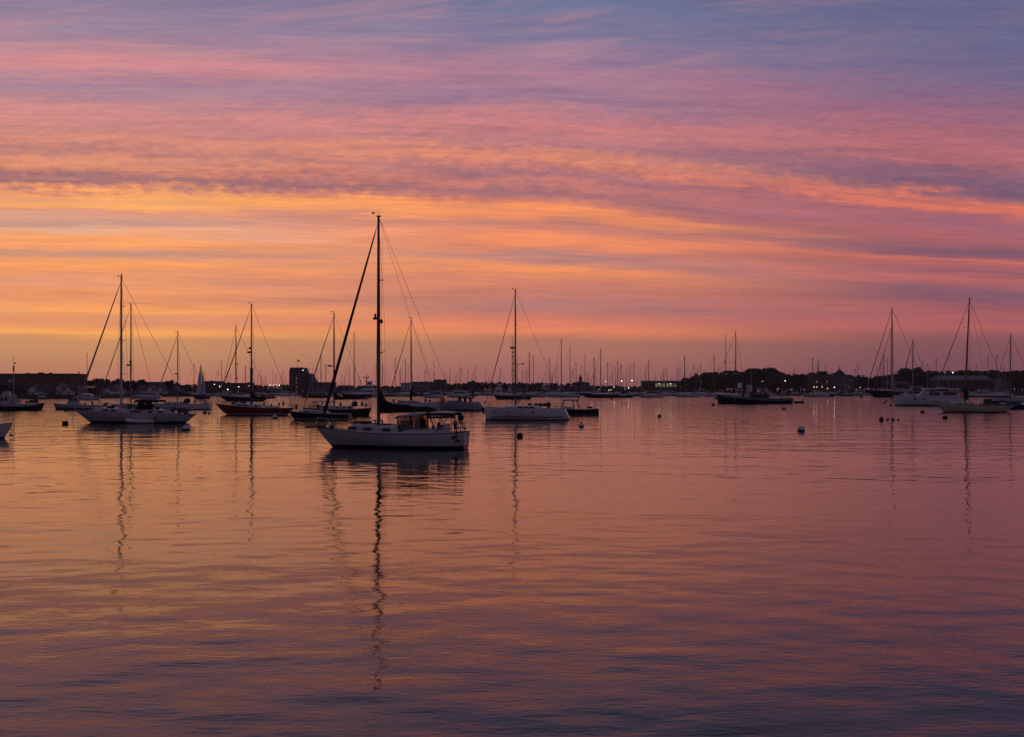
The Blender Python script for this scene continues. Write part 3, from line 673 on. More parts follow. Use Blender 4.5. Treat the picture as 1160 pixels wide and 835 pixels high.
# dark classic yacht behind the red hull
b = Boat('sailboat', 'big dark classic yacht lying behind the red hull', 'sailboat', 248, 306, 454.5, 2, beam=4.6)
b.shape(2.1, 1.5, 1.6, 3, 2.5, .4, .6); b.hull('navy_paint', rail='white_gelcoat', nu=14); b.cabin(b.lx(262), b.lx(288), .6)
b.mast(267.2, 370, .20, 'dark_alloy', spreaders=3); b.rig(250, 447, furl=.10, fcol='grey_canvas'); b.boom(296, 446, 446, 'grey_canvas', ch=.5, stack=.3)
for q in (412.5, 428.5):
    ra = MB(); ra.box((b.lx(268.2), 0, b.lz(q)), (1.2, .3, .35)); ra.build('radar_dome', 'dark_alloy', b.mo)

# ================================================================== navy motor launch
def launch_window(b, x0, x1, z, w, h, parent):
    for sd in (-1, 1):
        mb = MB(); mb.box(((x0 + x1) / 2, sd * w, z), (x1 - x0, .05, h)); mb.build('side_window', 'dark_glass', parent)
b = Boat('motorboat', 'navy motor launch with open hardtop in front of a dark sloop', 'motorboat', 326.5, 397, 475.5, -5, beam=3.2)
b.shape(1.30, .95, .90, .9, -.05, .85, .6)
b.hull('navy_paint', 'antifoul', .08, stripe='white_gelcoat', band=.13, rail='grey_gelcoat', nu=18)
cb = b.cabin(b.lx(338), b.lx(374), .42, .68, 'grey_gelcoat', .9, .1, ports=[b.lx(349)], portw=.6, porth=.16)
b.canopy(b.lx(354.5), b.lx(376), b.lz(454.4), 1.25, 'grey_gelcoat', False, name='hardtop', thick=.09, crown=.1)
ps = MB()
for sd in (-1, 1):
    for p0, p1 in (((351, 464), (357, 455)), ((358, 464.5), (363, 455)), ((366.5, 454), (370, 465)), ((371, 454), (374.5, 466)), ((354, 460), (371, 461))): ps.tube([(b.lx(p0[0]), sd * 1.15, b.lz(p0[1])), (b.lx(p1[0]), sd * 1.15, b.lz(p1[1]))], .05, 5)
ps.build('hardtop_post', 'dark_alloy', b.root)
ws = MB(); ws.poly([(b.lx(352), -1.1, b.lz(464)), (b.lx(352), 1.1, b.lz(464)), (b.lx(357), 1.05, b.lz(455.5)), (b.lx(357), -1.05, b.lz(455.5))]); ws.build('windscreen', 'clear_vinyl', b.root)
for q, y in ((336, 461), (361, 461), (368, 463)):
    it = MB(); it.box((b.lx(q), -.3, b.lz(y)), (.4, .4, .8), taper=.6); it.build('deck_gear', 'dark_alloy', b.root)
b.line('flagstaff', [(344, 0, 463), (346.5, 0, 450)], 'wire', .03); b.rails(.4, .05, .3, 4, False)
# dark sloop behind the launch
b = Boat('sailboat', 'dark hulled sloop with drooping navy sail cover behind the motor launch', 'sailboat', 343, 420.5, 471, 4, beam=3.6)
b.shape(1.45, 1.15, 1.35, 1.0, .5, .7, .6); b.hull('black_paint', 'antifoul', .1, rail='white_gelcoat', nu=18)
b.cabin(b.lx(360), b.lx(402), .55, .62, 'white_gelcoat', ports=[b.lx(q) for q in (383, 390, 397)])
b.mast(378.3, 355, .14, 'dark_alloy'); b.rig(344.5, 461, furl=.11, fcol='grey_canvas'); b.boom(418, 452.5, 452, 'navy_canvas', ch=.75, stack=.9)
rd = MB(); rd.ball((b.lx(373.5), 0, b.lz(414.5)), (.45, .4, .16)); rd.box((b.lx(376), 0, b.lz(415)), (.8, .1, .1)); rd.build('radar_dome', 'dark_alloy', b.mo)
b.dodger(b.lx(396), b.lx(404), b.lz(460.5), .9, 1.2); b.rails(.6, n=7)
for q, h in ((386, .6), (410, .8), (414, .5)):
    it = MB(); it.box((b.lx(q), -.4, b.lz(460) + h / 2), (.45, .4, h), taper=.6); it.build('deck_gear', 'dark_alloy', b.root)
b.line('stern_line', [(394, -1.7, 462), (403, -1.9, 466), (412, -1.9, 470.5)], 'rope', .03)

# ================================================================== behind the big sloop
b = Boat('sailboat', 'white sloop half hidden behind the boom of the big white sloop', 'sailboat', 437, 498, 464.5, 3, beam=3.7)
b.shape(1.8, 1.6, 1.75, .9, .2, .8, .6); b.hull('bright_gelcoat', 'navy_paint', .2, nu=16); b.cabin(b.lx(450), b.lx(478), .5, ports=[b.lx(q) for q in (456, 463, 470)])
b.mast(465.6, 361, .14, 'alloy'); b.rig(439, 455, furl=.10, fcol='grey_canvas'); b.boom(490, 447.5, 447.5, 'navy_canvas', ch=.5, stack=.6)
lu = MB(); lu.tube([(b.lx(465.6), 0, b.lz(454)), (b.lx(465.6), 0, b.lz(441))], .28, 8); lu.build('luff_cover', 'navy_canvas', b.mo)
b.rails(.6, n=6)
for q, h in ((446, .6), (452, .4), (482, .7), (487, .5)):
    it = MB(); it.box((b.lx(q), -.3, b.lz(455) + h / 2), (.6, .5, h), taper=.6); it.build('deck_gear', 'navy_canvas', b.root)
b = Boat('motorboat', 'grey motor cruiser with dark canopy, yellow inflatable ring on its foredeck', 'motorboat', 496, 543.5, 465, -4, beam=3.3)
b.shape(1.85, 1.75, 1.8, .35, -1.6, .85, .9); b.hull('grey_gelcoat', 'black_paint', .22, rail='grey_gelcoat', nu=16)
b.cabin(b.lx(505), b.lx(526), .45, .7, 'white_gelcoat', .4, .3, ports=[b.lx(512), b.lx(518)])
b.canopy(b.lx(519), b.lx(535.5), b.lz(450.5), 1.4, 'navy_canvas', True, name='hardtop', thick=.14)
ps = MB()
for q, y0 in ((521, 451), (527, 451), (533, 451)):
    for sd in (-1, 1): ps.box((b.lx(q), sd * 1.3, b.lz(454)), (.3, .06, 1.1))
ps.build('canopy_curtain', 'navy_canvas', b.root); b.line('antenna', [(536, 0, 452), (536.5, 0, 441)], 'wire', .04)
it = MB(); it.box((b.lx(536), 0, b.lz(446)), (.5, .5, 1.8), taper=.8); it.build('fishing_tower', 'dark_alloy', b.root)
b.rails(.5, .03, .5, 5, False)
yX, yY = at(501.5, dist(465)); yt = MB(); yt.tube([(.42 * math.cos(a), .1, .6 + .42 * math.sin(a)) for a in [2 * math.pi * k / 16 for k in range(17)]], .2, 8, cap=False); yt.poly([(.42 * math.cos(a), .1, .6 + .42 * math.sin(a)) for a in [2 * math.pi * k / 16 for k in range(16)]])
yo = yt.build('inflatable_ring', 'yellow_vinyl'); yo.location = (yX, yY - .6, 1.66); tag(yo, 'yellow round inflatable on the foredeck of the grey motor cruiser', 'float')

# ================================================================== white modern sloop
b = Boat('sailboat', 'modern white sloop with raked open stern and dark stripe at the waterline', 'sailboat', 549, 640, 475.5, -6, beam=3.9)
b.shape(1.95, 1.72, 1.75, .12, -.75, .85, .75)
b.hull('bright_gelcoat', 'antifoul', .12, stripe='white_gelcoat', band=.09, rail='grey_gelcoat', nu=20)
gb = MB()
for sd in (-1, 1): gb.grid([[(b.xz(u, z), sd * (b.hb(u) * (1 - (.80 * (1 - u) ** 1.4 + .16 + .22 * max(0, (u - .7) / .3)) * (1 - (z + .45) / (b.sheer(u) + .45)) ** 1.7) + .012), z) for u in [i / 16 for i in range(1, 16)]] for z in (.36, .50)], 0, True)
gb.build('waterline_stripe', 'navy_paint', b.root)
b.hull_ports([b.lx(q) for q in (562, 575.5, 605)], 1.22, .45, .15)
b.cabin(b.lx(565), b.lx(616), .40, .66, 'bright_gelcoat', 1.6, .8, ports=[b.lx(q) for q in (590, 596.5, 603)], portw=.72, porth=.2)
b.mast(583.7, 329, .13, 'dark_alloy', spreaders=2)
ar = MB(); ar.tube([(b.lx(585), 0, b.lz(412.5)), (b.lx(592.5), 0, b.lz(412.3))], .05, 5); ar.ball((b.lx(592.7), 0, b.lz(412.2)), (.16, .16, .14)); ar.tube([(b.lx(585), 0, b.lz(372.5)), (b.lx(591.5), 0, b.lz(372.8))], .025, 4); ar.build('mast_bracket', 'dark_alloy', b.mo)
b.rig(549.5, 459.5, furl=.075, fcol='grey_canvas', ttop=.97); b.boom(596, 455.5, 449.5, None, r=.09)
b.rails(.62, .04, .93, 9)
rl = MB()
for q in (600, 607, 612, 617): rl.box((b.lx(q), .5, b.lz(458.5)), (.8, .7, .45), taper=.6)
rl.build('cockpit_gear', 'navy_canvas', b.root)
b.outboard(621.5, 458.5, -.5, 1.5); b.outboard(547, 463.5, 0, .8)
an = MB(); an.box((b.lx(547.5), 0, b.lz(467)), (.35, .3, .5)); an.tube([(b.lx(549), 0, b.lz(458)), (b.lx(549.5), 0, b.lz(454.5))], .08, 5); an.build('anchor', 'dark_alloy', b.root)
b.line('mooring_line', [(547.5, 0, 467), (547, 0, 476)], 'rope', .025)
# radar pole yacht just behind it
b = Boat('sailboat', 'yacht with a radar platform on its thick pole mast behind the modern white sloop', 'sailboat', 560, 602, 452.5, 3, beam=4.4)
b.shape(1.8, 1.5, 1.6, 1, .5, .7, .6); b.hull('navy_paint', nu=12); b.cabin(b.lx(570), b.lx(590), .9)
b.mast(580.2, 381, .17, 'dark_alloy', spreaders=3)
rd = MB(); rd.box((b.lx(580.2), 0, b.lz(394)), (1.9, 1.2, .75))
for q in (399, 404, 412, 420): rd.box((b.lx(581), 0, b.lz(q)), (1.1, .4, .3))
rd.tube([(b.lx(581.8), .3, b.lz(450)), (b.lx(581.8), .3, b.lz(395))], .10, 6); rd.build('radar_array', 'dark_alloy', b.mo)

# dark launch to its right
b = Boat('motorboat', 'dark open launch with pale cuddy roof right of the modern white sloop', 'motorboat', 630, 678, 470.5, -4, beam=2.9)
b.shape(1.25, 1.05, 1.2, .5, -.05, .85, .8); b.hull('black_paint', 'antifoul', .06, stripe='grey_gelcoat', band=.10, rail='grey_gelcoat', nu=16)
b.cabin(b.lx(636), b.lx(652), .35, .7, 'grey_gelcoat', .4, .1)
b.canopy(b.lx(637.5), b.lx(655.5), b.lz(453.2), 1.05, 'grey_canvas', False, name='cuddy_roof', thick=.12)
ps = MB()
for sd in (-1, 1):
    for p0, p1 in (((636, 462), (639.5, 453)), ((648.5, 453), (650.5, 462)), ((653, 453), (656.5, 463)), ((654.5, 450.5), (655.3, 454))): ps.tube([(b.lx(p0[0]), sd * .98, b.lz(p0[1])), (b.lx(p1[0]), sd * .98, b.lz(p1[1]))], .09, 5)
ps.build('cuddy_post', 'dark_alloy', b.root)
b.outboard(676, 465, 0, .8); b.line('antenna', [(674.5, 0, 463), (675, 0, 454)], 'wire', .03)
it = MB(); it.box((b.lx(668), 0, b.lz(461.6)), (1.2, .7, .3), taper=.7); it.build('engine_box', 'navy_canvas', b.root)

# ================================================================== right-hand side
b = Boat('motorboat', 'white cabin cruiser with flared bow and bright windscreen cover behind the cream sloop', 'motorboat', 1013, 1086, 459.5, -8, beam=4.6)
b.shape(2.9, 2.3, 2.0, .7, -.1, .85, .7); b.hull('bright_gelcoat', 'antifoul', .3, rail='grey_gelcoat', nu=18)
cb = b.cabin(b.lx(1036), b.lx(1086), 1.75, .74, 'white_gelcoat', 2.8, .4, z0=2.05)
launch_window(b, b.lx(1051), b.lx(1062), b.lz(446), 1.68, .8, cb); launch_window(b, b.lx(1066), b.lx(1080), b.lz(446), 1.68, .8, cb)
wc = MB(); wc.add([(b.lx(1046.5), -1.78, b.lz(446.5)), (b.lx(1049.5), -1.78, b.lz(447.5)), (b.lx(1052.5), -1.45, b.lz(441)), (b.lx(1049.5), -1.2, b.lz(440.5))], [(0, 1, 2, 3)]); wc.poly([(b.lx(1041), -1.5, b.lz(447.2)), (b.lx(1041), 1.5, b.lz(447.2)), (b.lx(1049.5), 1.3, b.lz(440.2)), (b.lx(1049.5), -1.3, b.lz(440.2))]); wc.build('windscreen_cover', 'sailcloth', b.root)
b.canopy(b.lx(1048), b.lx(1085), b.lz(440.6), 1.9, 'grey_gelcoat', False, name='hardtop', thick=.16)
fb_ = MB(); fb_.box((b.lx(1066), 0, b.lz(439.2)), (2.2, 1.6, .4), taper=.7); fb_.build('liferaft_box', 'grey_gelcoat', b.root)
b.line('antenna', [(1056, .5, 436), (1055, .5, 424)], 'wire', .05)
b.rails(.7, .03, .55, 6, False); b.hull_ports([b.lx(q) for q in (1036, 1045)], 1.9, .9, .28)
sp = MB(); sp.box((b.lx(1027), 0, b.lz(445.5)), (1.1, .8, .7), taper=.7); sp.build('bow_locker', 'pale_canvas', b.root)

b = Boat('sailboat', 'cream sloop with raked red wooden mast at the right', 'sailboat', 1060, 1146, 467, -4, beam=3.9)
b.shape(2.05, 1.28, 1.42, 1.8, 1.6, .45, .65); b.hull('cream_paint', 'antifoul', .18, rail='black_paint', nu=22)
b.cabin(b.lx(1078), b.lx(1108), .45, .58, 'deck', .6, .3, ports=[b.lx(q) for q in (1086, 1092, 1099)], portw=.4)
b.cabin(b.lx(1108), b.lx(1128), .38, .6, 'teak', .2, .2, name='cockpit_coaming')
b.mast(1093.3, 339, .17, 'varnish', spreaders=1, lean=.9, gear=False)
hd = MB(); hd.tube([(b.lx(1091), 0, b.lz(371)), (b.lx(1096), 0, b.lz(371))], .035, 4); hd.build('steaming_light', 'dark_alloy', b.mo)
b.rig(1056, 454, furl=.095, fcol='grey_canvas'); b.boom(1144, 449.5, 449.8, None, bcol='varnish', r=.14)
fs = MB(); rows = []
for i in range(8):
    t_ = i / 7; x = b.lx(1097 + 45 * t_); h = .75 - .35 * t_ + .4 * max(0, 1 - t_ / .15)
    rows.append([(x, .2 * math.sin(a), b.lz(449.2) + h * .5 - h * .5 * math.cos(a) + .06 * math.sin(i * 2.1)) for a in [2 * math.pi * k / 9 for k in range(9)]])
fs.grid(rows, 0, True, True); fs.poly(rows[0]); fs.poly(rows[-1]); fs.build('furled_mainsail', 'pale_canvas', b.root)
mc = MB(); mc.tube([(b.lx(1094.5), 0, b.lz(453)), (b.lx(1094.5), 0, b.lz(438))], [.5, .3], 8); mc.build('mast_boot_cover', 'navy_canvas', b.root)
bsp = MB(); bsp.tube([(b.lx(1064), 0, b.lz(455.6)), (b.lx(1055.5), 0, b.lz(454.2))], .08, 6); bsp.build('bowsprit', 'varnish', b.root)
oj = MB(); oj.box((b.lx(1089.5), 0, b.lz(448.5)), (.9, .6, .8), taper=.6); oj.build('orange_sail_bag', 'orange_vinyl', b.root)
gs = MB(); gs.box((b.lx(1118.5), 0, b.lz(454.5)), (1.6, 1.0, 1.0), taper=.75); gs.build('green_cockpit_cover', 'green_canvas', b.root)
dg = MB(); dg.box((b.lx(1127), .2, b.lz(456)), (1.6, .8, .6), taper=.6); dg.build('cockpit_gear', 'navy_canvas', b.root)
b.line('boom_crutch', [(1143, 0, 449), (1143, 0, 458)], 'dark_alloy', .05)
b.stay((b.lx(1120), 0, b.lz(449)), b.mtop, r=.018, name='topping_lift')
gX, gY = at(1098.6, dist(467))
g = MB(); g.ball((0, 0, .20), (.30, .13, .15)); g.ball((-.28, 0, .36), (.11, .09, .10)); g.tube([(-.2, 0, .26), (-.28, 0, .36)], .07, 6); g.tube([(.15, 0, .2), (.55, 0, .14)], [.09, .02], 6); g.tube([(-.36, 0, .36), (-.5, 0, .34)], [.03, .01], 5)
for sd in (-.05, .05): g.tube([(0, sd, .1), (0, sd, -.02)], .02, 4)
go = g.build('gull', 'feather'); go.location = (gX, gY, zat(339, dist(467)) + .02); go.scale = (.75, .75, .75); tag(go, 'gull perched on top of the raked red mast', 'bird')

b = Boat('motorboat', 'blue hulled boat behind the stern of the cream sloop', 'motorboat', 1128, 1172, 463.5, 3, beam=3.6)
b.shape(1.3, 1.05, 1.1, .6, .1, .8, .7); b.hull('blue_paint', 'antifoul', .1, rail='white_gelcoat', nu=14); b.cabin(b.lx(1140), b.lx(1156), .5, .6, 'blue_canvas', .4, .3)
it = MB(); it.box((b.lx(1134), 0, b.lz(455)), (1.5, 1, .5), taper=.6); it.build('deck_gear', 'navy_canvas', b.root)
b = Boat('sailboat', 'white sloop at the right edge, tall mast and pale pole, beyond the blue boat', 'sailboat', 1121, 1176, 455.5, 4, beam=4.2)
b.shape(1.7, 1.4, 1.5, 1, .3, .75, .6); b.hull('bright_gelcoat', 'navy_paint', .2, nu=14); b.cabin(b.lx(1132), b.lx(1158), .6, ports=[b.lx(q) for q in (1138, 1148, 1153)])
b.mast(1144.6, 379, .17, 'dark_alloy'); b.rig(1123, 448, furl=.11, fcol='grey_canvas'); b.boom(1166, 443, 443, 'navy_canvas', ch=.6, stack=.5)
jr = MB(); jr.tube([(b.lx(1125), -.6, b.lz(447)), (b.lx(1131.5), -.6, b.lz(428))], [.3, .25], 7); jr.build('whisker_pole', 'alloy', b.root)

b = Boat('sailboat', 'dark yacht with long overhangs and tall mast, partly behind the white cabin cruiser', 'sailboat', 978, 1052, 450, 3, beam=7)
b.shape(4.2, 3.0, 3.0, 6, 5, .4, .6); b.hull('navy_paint', 'antifoul', .4, rail='grey_gelcoat', nu=16); b.cabin(b.lx(996), b.lx(1030), 1.0, .5, 'grey_gelcoat')
b.mast(1010.3, 349, .42, 'alloy', spreaders=3); b.rig(980, 443, furl=.24, fcol='grey_canvas'); b.boom(1036, 441, 441, 'grey_canvas', ch=1.2, stack=2.5, r=.2)
b.stay((b.lx(988), 0, b.lz(443)), b.mbot.lerp(b.mtop, .78), r=.12, name='staysail_stay')
sl = MB(); sl.add([(b.lx(1010.6), .15, b.lz(443)), (b.lx(1010.6), .15, b.lz(420)), (b.lx(1015), .15, b.lz(436)), (b.lx(1011), -.15, b.lz(443))], [(0, 1, 2), (3, 2, 1), (0, 2, 3)]); sl.build('half_lowered_sail', 'grey_canvas', b.root)
b = Boat('sailboat', 'sloop with rust coloured rolled jib behind the cabin cruiser', 'sailboat', 1015, 1058, 453, 3, beam=4)
b.shape(1.8, 1.5, 1.6, 1, .3, .7, .6); b.hull('bright_gelcoat', nu=12); b.cabin(b.lx(1024), b.lx(1045), .7)
b.mast(1034, 385, .2, 'alloy'); b.rig(1017.5, 446, furl=.22, fcol='rust_canvas'); b.boom(1052, 443, 443, 'navy_canvas', ch=.7, stack=.5)

# ================================================================== black workboat, its skiff
b = Boat('workboat', 'long black workboat with white and red wheelhouse before the wooded hill', 'workboat', 812, 896.5, 457.3, -2, beam=5.6)
b.shape(3.0, 1.65, 1.75, .5, .1, .75, .9); b.hull('black_paint', 'antifoul', .15, rail='grey_gelcoat', nu=20, deck='timber')
sb = MB()
for sd in (-1, 1): sb.grid([[(b.xz(u, b.sheer(u) - q), sd * (b.hb(u) + .03), b.sheer(u) - q) for u in [i / 14 for i in range(15)]] for q in (.15, .62)], 0, True)
sb.build('sheer_stripe', 'teal_paint', b.root)
wh = b.box('wheelhouse', 834, 842, 440.5, 452, 3.0, 'white_gelcoat'); hm = MB()
for q in (836, 838.5, 841): hm.box((b.lx(q), -1.52, b.lz(443.5)), (.45, .05, .8))
for yy in (-.9, 0, .9): hm.box((b.lx(833.9), yy, b.lz(443.5)), (.05, .6, .8))
hm.build('wheelhouse_window', 'dark_glass', wh)
rfm = MB(); rfm.box((b.lx(838), 0, b.lz(440)), (2.9, 3.4, .2)); rfm.build('wheelhouse_roof', 'rust_paint', wh)
b.box('deckhouse', 831, 850, 447, 453.5, 3.6, 'white_gelcoat'); b.box('red_door', 839.5, 842, 443.5, 452, .1, 'rust_paint', yc=-1.86); b.box('red_door', 848, 851, 444, 453, .1, 'rust_paint', yc=-1.86)
b.box('aft_house', 850, 870, 446, 453.5, 3.2, 'black_paint'); b.box('white_locker', 844.5, 851.5, 436, 444.5, 2.2, 'white_gelcoat'); 
f_ = MB(); f_.tube([(b.lx(838.5), 0, b.lz(441)), (b.lx(838.5), 0, b.lz(434))], .75, 10); f_.build('funnel', 'bright_gelcoat', b.root)
f_ = MB(); f_.tube([(b.lx(843), 0, b.lz(446)), (b.lx(843), 0, b.lz(430.5))], .7, 10); f_.build('funnel', 'black_paint', b.root)
f_ = MB(); f_.box((b.lx(854), 0, b.lz(440)), (1.6, 1.6, 3.2), taper=.8); f_.build('winch_house', 'timber', b.root)
f_ = MB(); f_.tube([(b.lx(861), 0, b.lz(447)), (b.lx(864, ), 0, b.lz(441)), (b.lx(868), 0, b.lz(446))], .35, 6); f_.build('boat_crane', 'rust_paint', b.root)
aw = b.canopy(b.lx(868), b.lx(893), b.lz(448.3), 2.1, 'grey_canvas', True, name='awning', thick=.2); 
gr = MB()
for i in range(11):
    for sd in (-1, 1): gr.tube([(b.lx(870 + 2.3 * i), sd * 2.1, b.sheer(.8)), (b.lx(870 + 2.3 * i), sd * 2.1, b.sheer(.8) + .9)], .05, 4)
for sd in (-1, 1): gr.tube([(b.lx(870), sd * 2.1, b.sheer(.8) + .9), (b.lx(893), sd * 2.1, b.sheer(.8) + .9)], .05, 4)
gr.build('guardrail', 'white_gelcoat', b.root)
b.line('signal_mast', [(847.5, 0, 446), (847.5, 0, 418)], 'dark_alloy', .14); b.line('signal_mast', [(867, 0, 447), (867, 0, 434)], 'alloy', .1)
lampm = MB(); lampm.ball((b.lx(853), -.3, b.lz(437.5)), .34, 8, 6); lampm.build('deck_lamp', 'lamp_warm', b.root)
skX, skY = at(904, dist(457)); 
sk = Boat('skiff', 'low dark skiff trailing behind the black workboat', 'dinghy', 898.5, 910.5, 456.8, 0, beam=1.5)
sk.shape(.62, .5, .55, .4, 0, .8, .8); sk.hull('black_paint', 'antifoul', .05, rail='rubber', nu=10); sk.outboard(908.5, 453.5, 0, 1.0)
# ketch behind the workboat (two tall masts with radar)
b = Boat('sailboat', 'tall two masted ketch behind the black workboat', 'sailboat', 806, 846, 452, 3, beam=5)
b.shape(1.9, 1.6, 1.7, 1.4, 1, .6, .6); b.hull('bright_gelcoat', nu=12); b.cabin(b.lx(815), b.lx(838), .8)
for q, yt in ((822.2, 380.5), (833.3, 375.5)):
    b.mast(q, yt, .17, 'dark_alloy', spreaders=3)
    rd = MB(); rd.box((b.lx(q), 0, b.lz(423.5)), (2.2, 1, .5)); rd.box((b.lx(q - .6), 0, b.lz(411)), (.5, .5, .8)); rd.build('radar_dome', 'grey_gelcoat', b.mo)
b.rig(807, 446, furl=0)

# ================================================================== left edge
b = Boat('fishing_boat', 'dark hulled fishing boat with white wheelhouse and signal mast at the left edge', 'fishing boat', -34, 47.5, 464.5, -3, beam=4.6)
b.shape(2.3, 1.35, 1.5, .9, .5, .75, .9); b.hull('navy_paint', 'antifoul', .3, rail='grey_gelcoat', nu=18, deck='timber')
wt = MB()
for sd in (-1, 1): wt.grid([[(b.xz(u, b.sheer(u) - q), sd * (b.hb(u) + .03), b.sheer(u) - q) for u in [i / 14 for i in range(15)]] for q in (.02, .5)], 0, True)
wt.build('bulwark', 'grey_gelcoat', b.root)
wh = b.box('wheelhouse', -8, 15, 449.5, 458, 3.0, 'white_gelcoat'); hm = MB()
for q in (-4, 1.5, 6, 11): hm.box((b.lx(q), -1.52, b.lz(452.5)), (.66, .05, .72))
hm.build('wheelhouse_window', 'dark_glass', wh); b.box('wheelhouse_roof', -9, 15.5, 448.6, 449.8, 3.3, 'grey_gelcoat', parent=wh)
b.box('upper_helm', 4, 12, 443.5, 449, 2.0, 'grey_gelcoat', taper=.7)
b.mast(15.8, 414, .12, 'alloy', spreaders=0, gear=False)
mg = MB(); mg.tube([(b.lx(15.7), 0, b.lz(414)), (b.lx(15.4), 0, b.lz(402))], .03, 4); mg.box((b.lx(17), 0, b.lz(411.5)), (.5, .05, .3)); mg.tube([(b.lx(15.6), 0, b.lz(421)), (b.lx(15.8), 0, b.lz(414.5))], .2, 6); mg.build('masthead_light', 'dark_alloy', b.mo)
b.line('boom', [(8, 0, 443), (13.5, 0, 432.5)], 'alloy', .10); b.box('radar_scanner', 9.5, 13.5, 430, 432.5, .8, 'grey_gelcoat', taper=.5)
for q, h, w_ in ((21, .9, 1.6), (38, .7, 1.1), (43, 1.1, .5), (33, .4, .7)):
    it = MB(); it.box((b.lx(q), -.4, b.lz(456.5) + h / 2), (w_, 1.2, h), taper=.75); it.build('fish_box', 'timber' if q > 30 else 'grey_gelcoat', b.root)
hoop = MB(); hoop.tube([(b.lx(40.5), -1.0 + 2.0 * k / 8, b.lz(456.5) + 1.2 * math.sin(math.pi * k / 8) ** .5) for k in range(9)], .06, 5); hoop.build('net_hoop', 'dark_alloy', b.root)
b.line('antenna', [(5, 0, 447), (5.5, 0, 441)], 'wire', .05)

b = Boat('motorboat', 'bow of a pale boat with steel pulpit cut off by the left edge', 'motorboat', 10.8, -112, 496.5, 7, beam=3.4)
b.shape(1.45, 1.1, 1.15, .75, .5, .7, .6); b.hull('bright_gelcoat', 'antifoul', .12, rail='grey_gelcoat', nu=22); b.cabin(b.lx(-12), b.lx(-62), 1.3, ports=[b.lx(q) for q in (-22, -34, -46)])
b.rails(.62, .05, .96, 9)
an = MB(); an.box((b.lx(9.5), 0, b.lz(493.5)), (.35, .2, .16)); an.tube([(b.lx(10.5), 0, b.lz(482)), (b.lx(8.5), 0, b.lz(494))], .03, 4); an.build('mooring_bridle', 'dark_alloy', b.root)

b = Boat('motorboat', 'small grey launch with pointed bow and low cabin left of the white yacht bow', 'motorboat', 61, 106, 464, 2, beam=2.9)
b.shape(1.45, .95, 1.0, .5, .1, .8, .8); b.hull('grey_gelcoat', 'navy_paint', .35, rail='white_gelcoat', nu=16)
cb = b.cabin(b.lx(76), b.lx(91), 1.5, .66, 'grey_gelcoat', .8, .2); launch_window(b, b.lx(80), b.lx(84), b.lz(452.5), .95, .5, cb); launch_window(b, b.lx(85.5), b.lx(89.5), b.lz(452.5), .95, .5, cb)
b.line('antenna', [(89, 0, 450), (89.4, 0, 420.5)], 'wire', .05)
for q, h in ((96.5, .8), (104.8, 1.1)):
    it = MB(); it.box((b.lx(q), -.3, b.lz(460) + h / 2), (.4, .5, h), taper=.7); it.build('deck_gear', 'dark_alloy', b.root)
b = Boat('motorboat', 'white motor yacht with long dark window near the sea wall, above the white yacht bow', 'motorboat', 114, 88, 453.3, 2, beam=3.6)
b.shape(1.6, 1.4, 1.4, .9, .1, .85, .9); b.hull('bright_gelcoat', nu=12); cb = b.cabin(b.lx(106), b.lx(93), 1.2, .72, 'bright_gelcoat', 1.2, .5); launch_window(b, min(b.lx(104), b.lx(95)), max(b.lx(104), b.lx(95)), b.lz(448), 1.32, .35, cb)
b.line('mast', [(98.7, 0, 447), (98.7, 0, 400)], 'alloy', .11)

# sailing boat with sails up
b = Boat('sailboat', 'small blue sailboat under way with its white sails raised', 'sailboat', 219, 238, 452, 5, beam=2.8)
b.shape(1.3, 1.0, 1.0, .8, .2, .7, .7); b.hull('blue_paint', nu=12, deck='blue_canvas', rail='blue_canvas'); b.cabin(b.lx(223), b.lx(234), .7, .6, 'blue_canvas')
b.mast(227.6, 411, .10, 'alloy', spreaders=1, gear=False)
def sail(b, pts, name, belly=.5):
    A, B2, C2 = [Vector((b.lx(x), 0, b.lz(y))) for x, y in pts]; rows = []
    for i in range(9):
        t_ = i / 8; l_ = A.lerp(B2, t_); r_ = A.lerp(C2, t_); rows.append([(l_.lerp(r_, k / 6).x, belly * t_ * math.sin(math.pi * k / 6) + .02, l_.lerp(r_, k / 6).z) for k in range(7)])
    back = [[(x, y + .03, z) for x, y, z in r_] for r_ in rows]
    mb = MB(); mb.grid(rows, 0); mb.grid(back, 0); mb.grid([[r_[-1] for r_ in rows], [r_[-1] for r_ in back]], 0); mb.grid([rows[-1], back[-1]], 0); return mb.build(name, 'sailcloth', b.root)
sail(b, [(227.3, 412), (222, 446), (227.5, 445.5)], 'jib', .6); sail(b, [(228.2, 414), (228.2, 446), (233.5, 446)], 'mainsail', .5)
sail(b, [(230, 424), (229, 446), (233.5, 445)], 'mizzen_sail', .8)
b.boom(234, 446.5, 446.5, None)

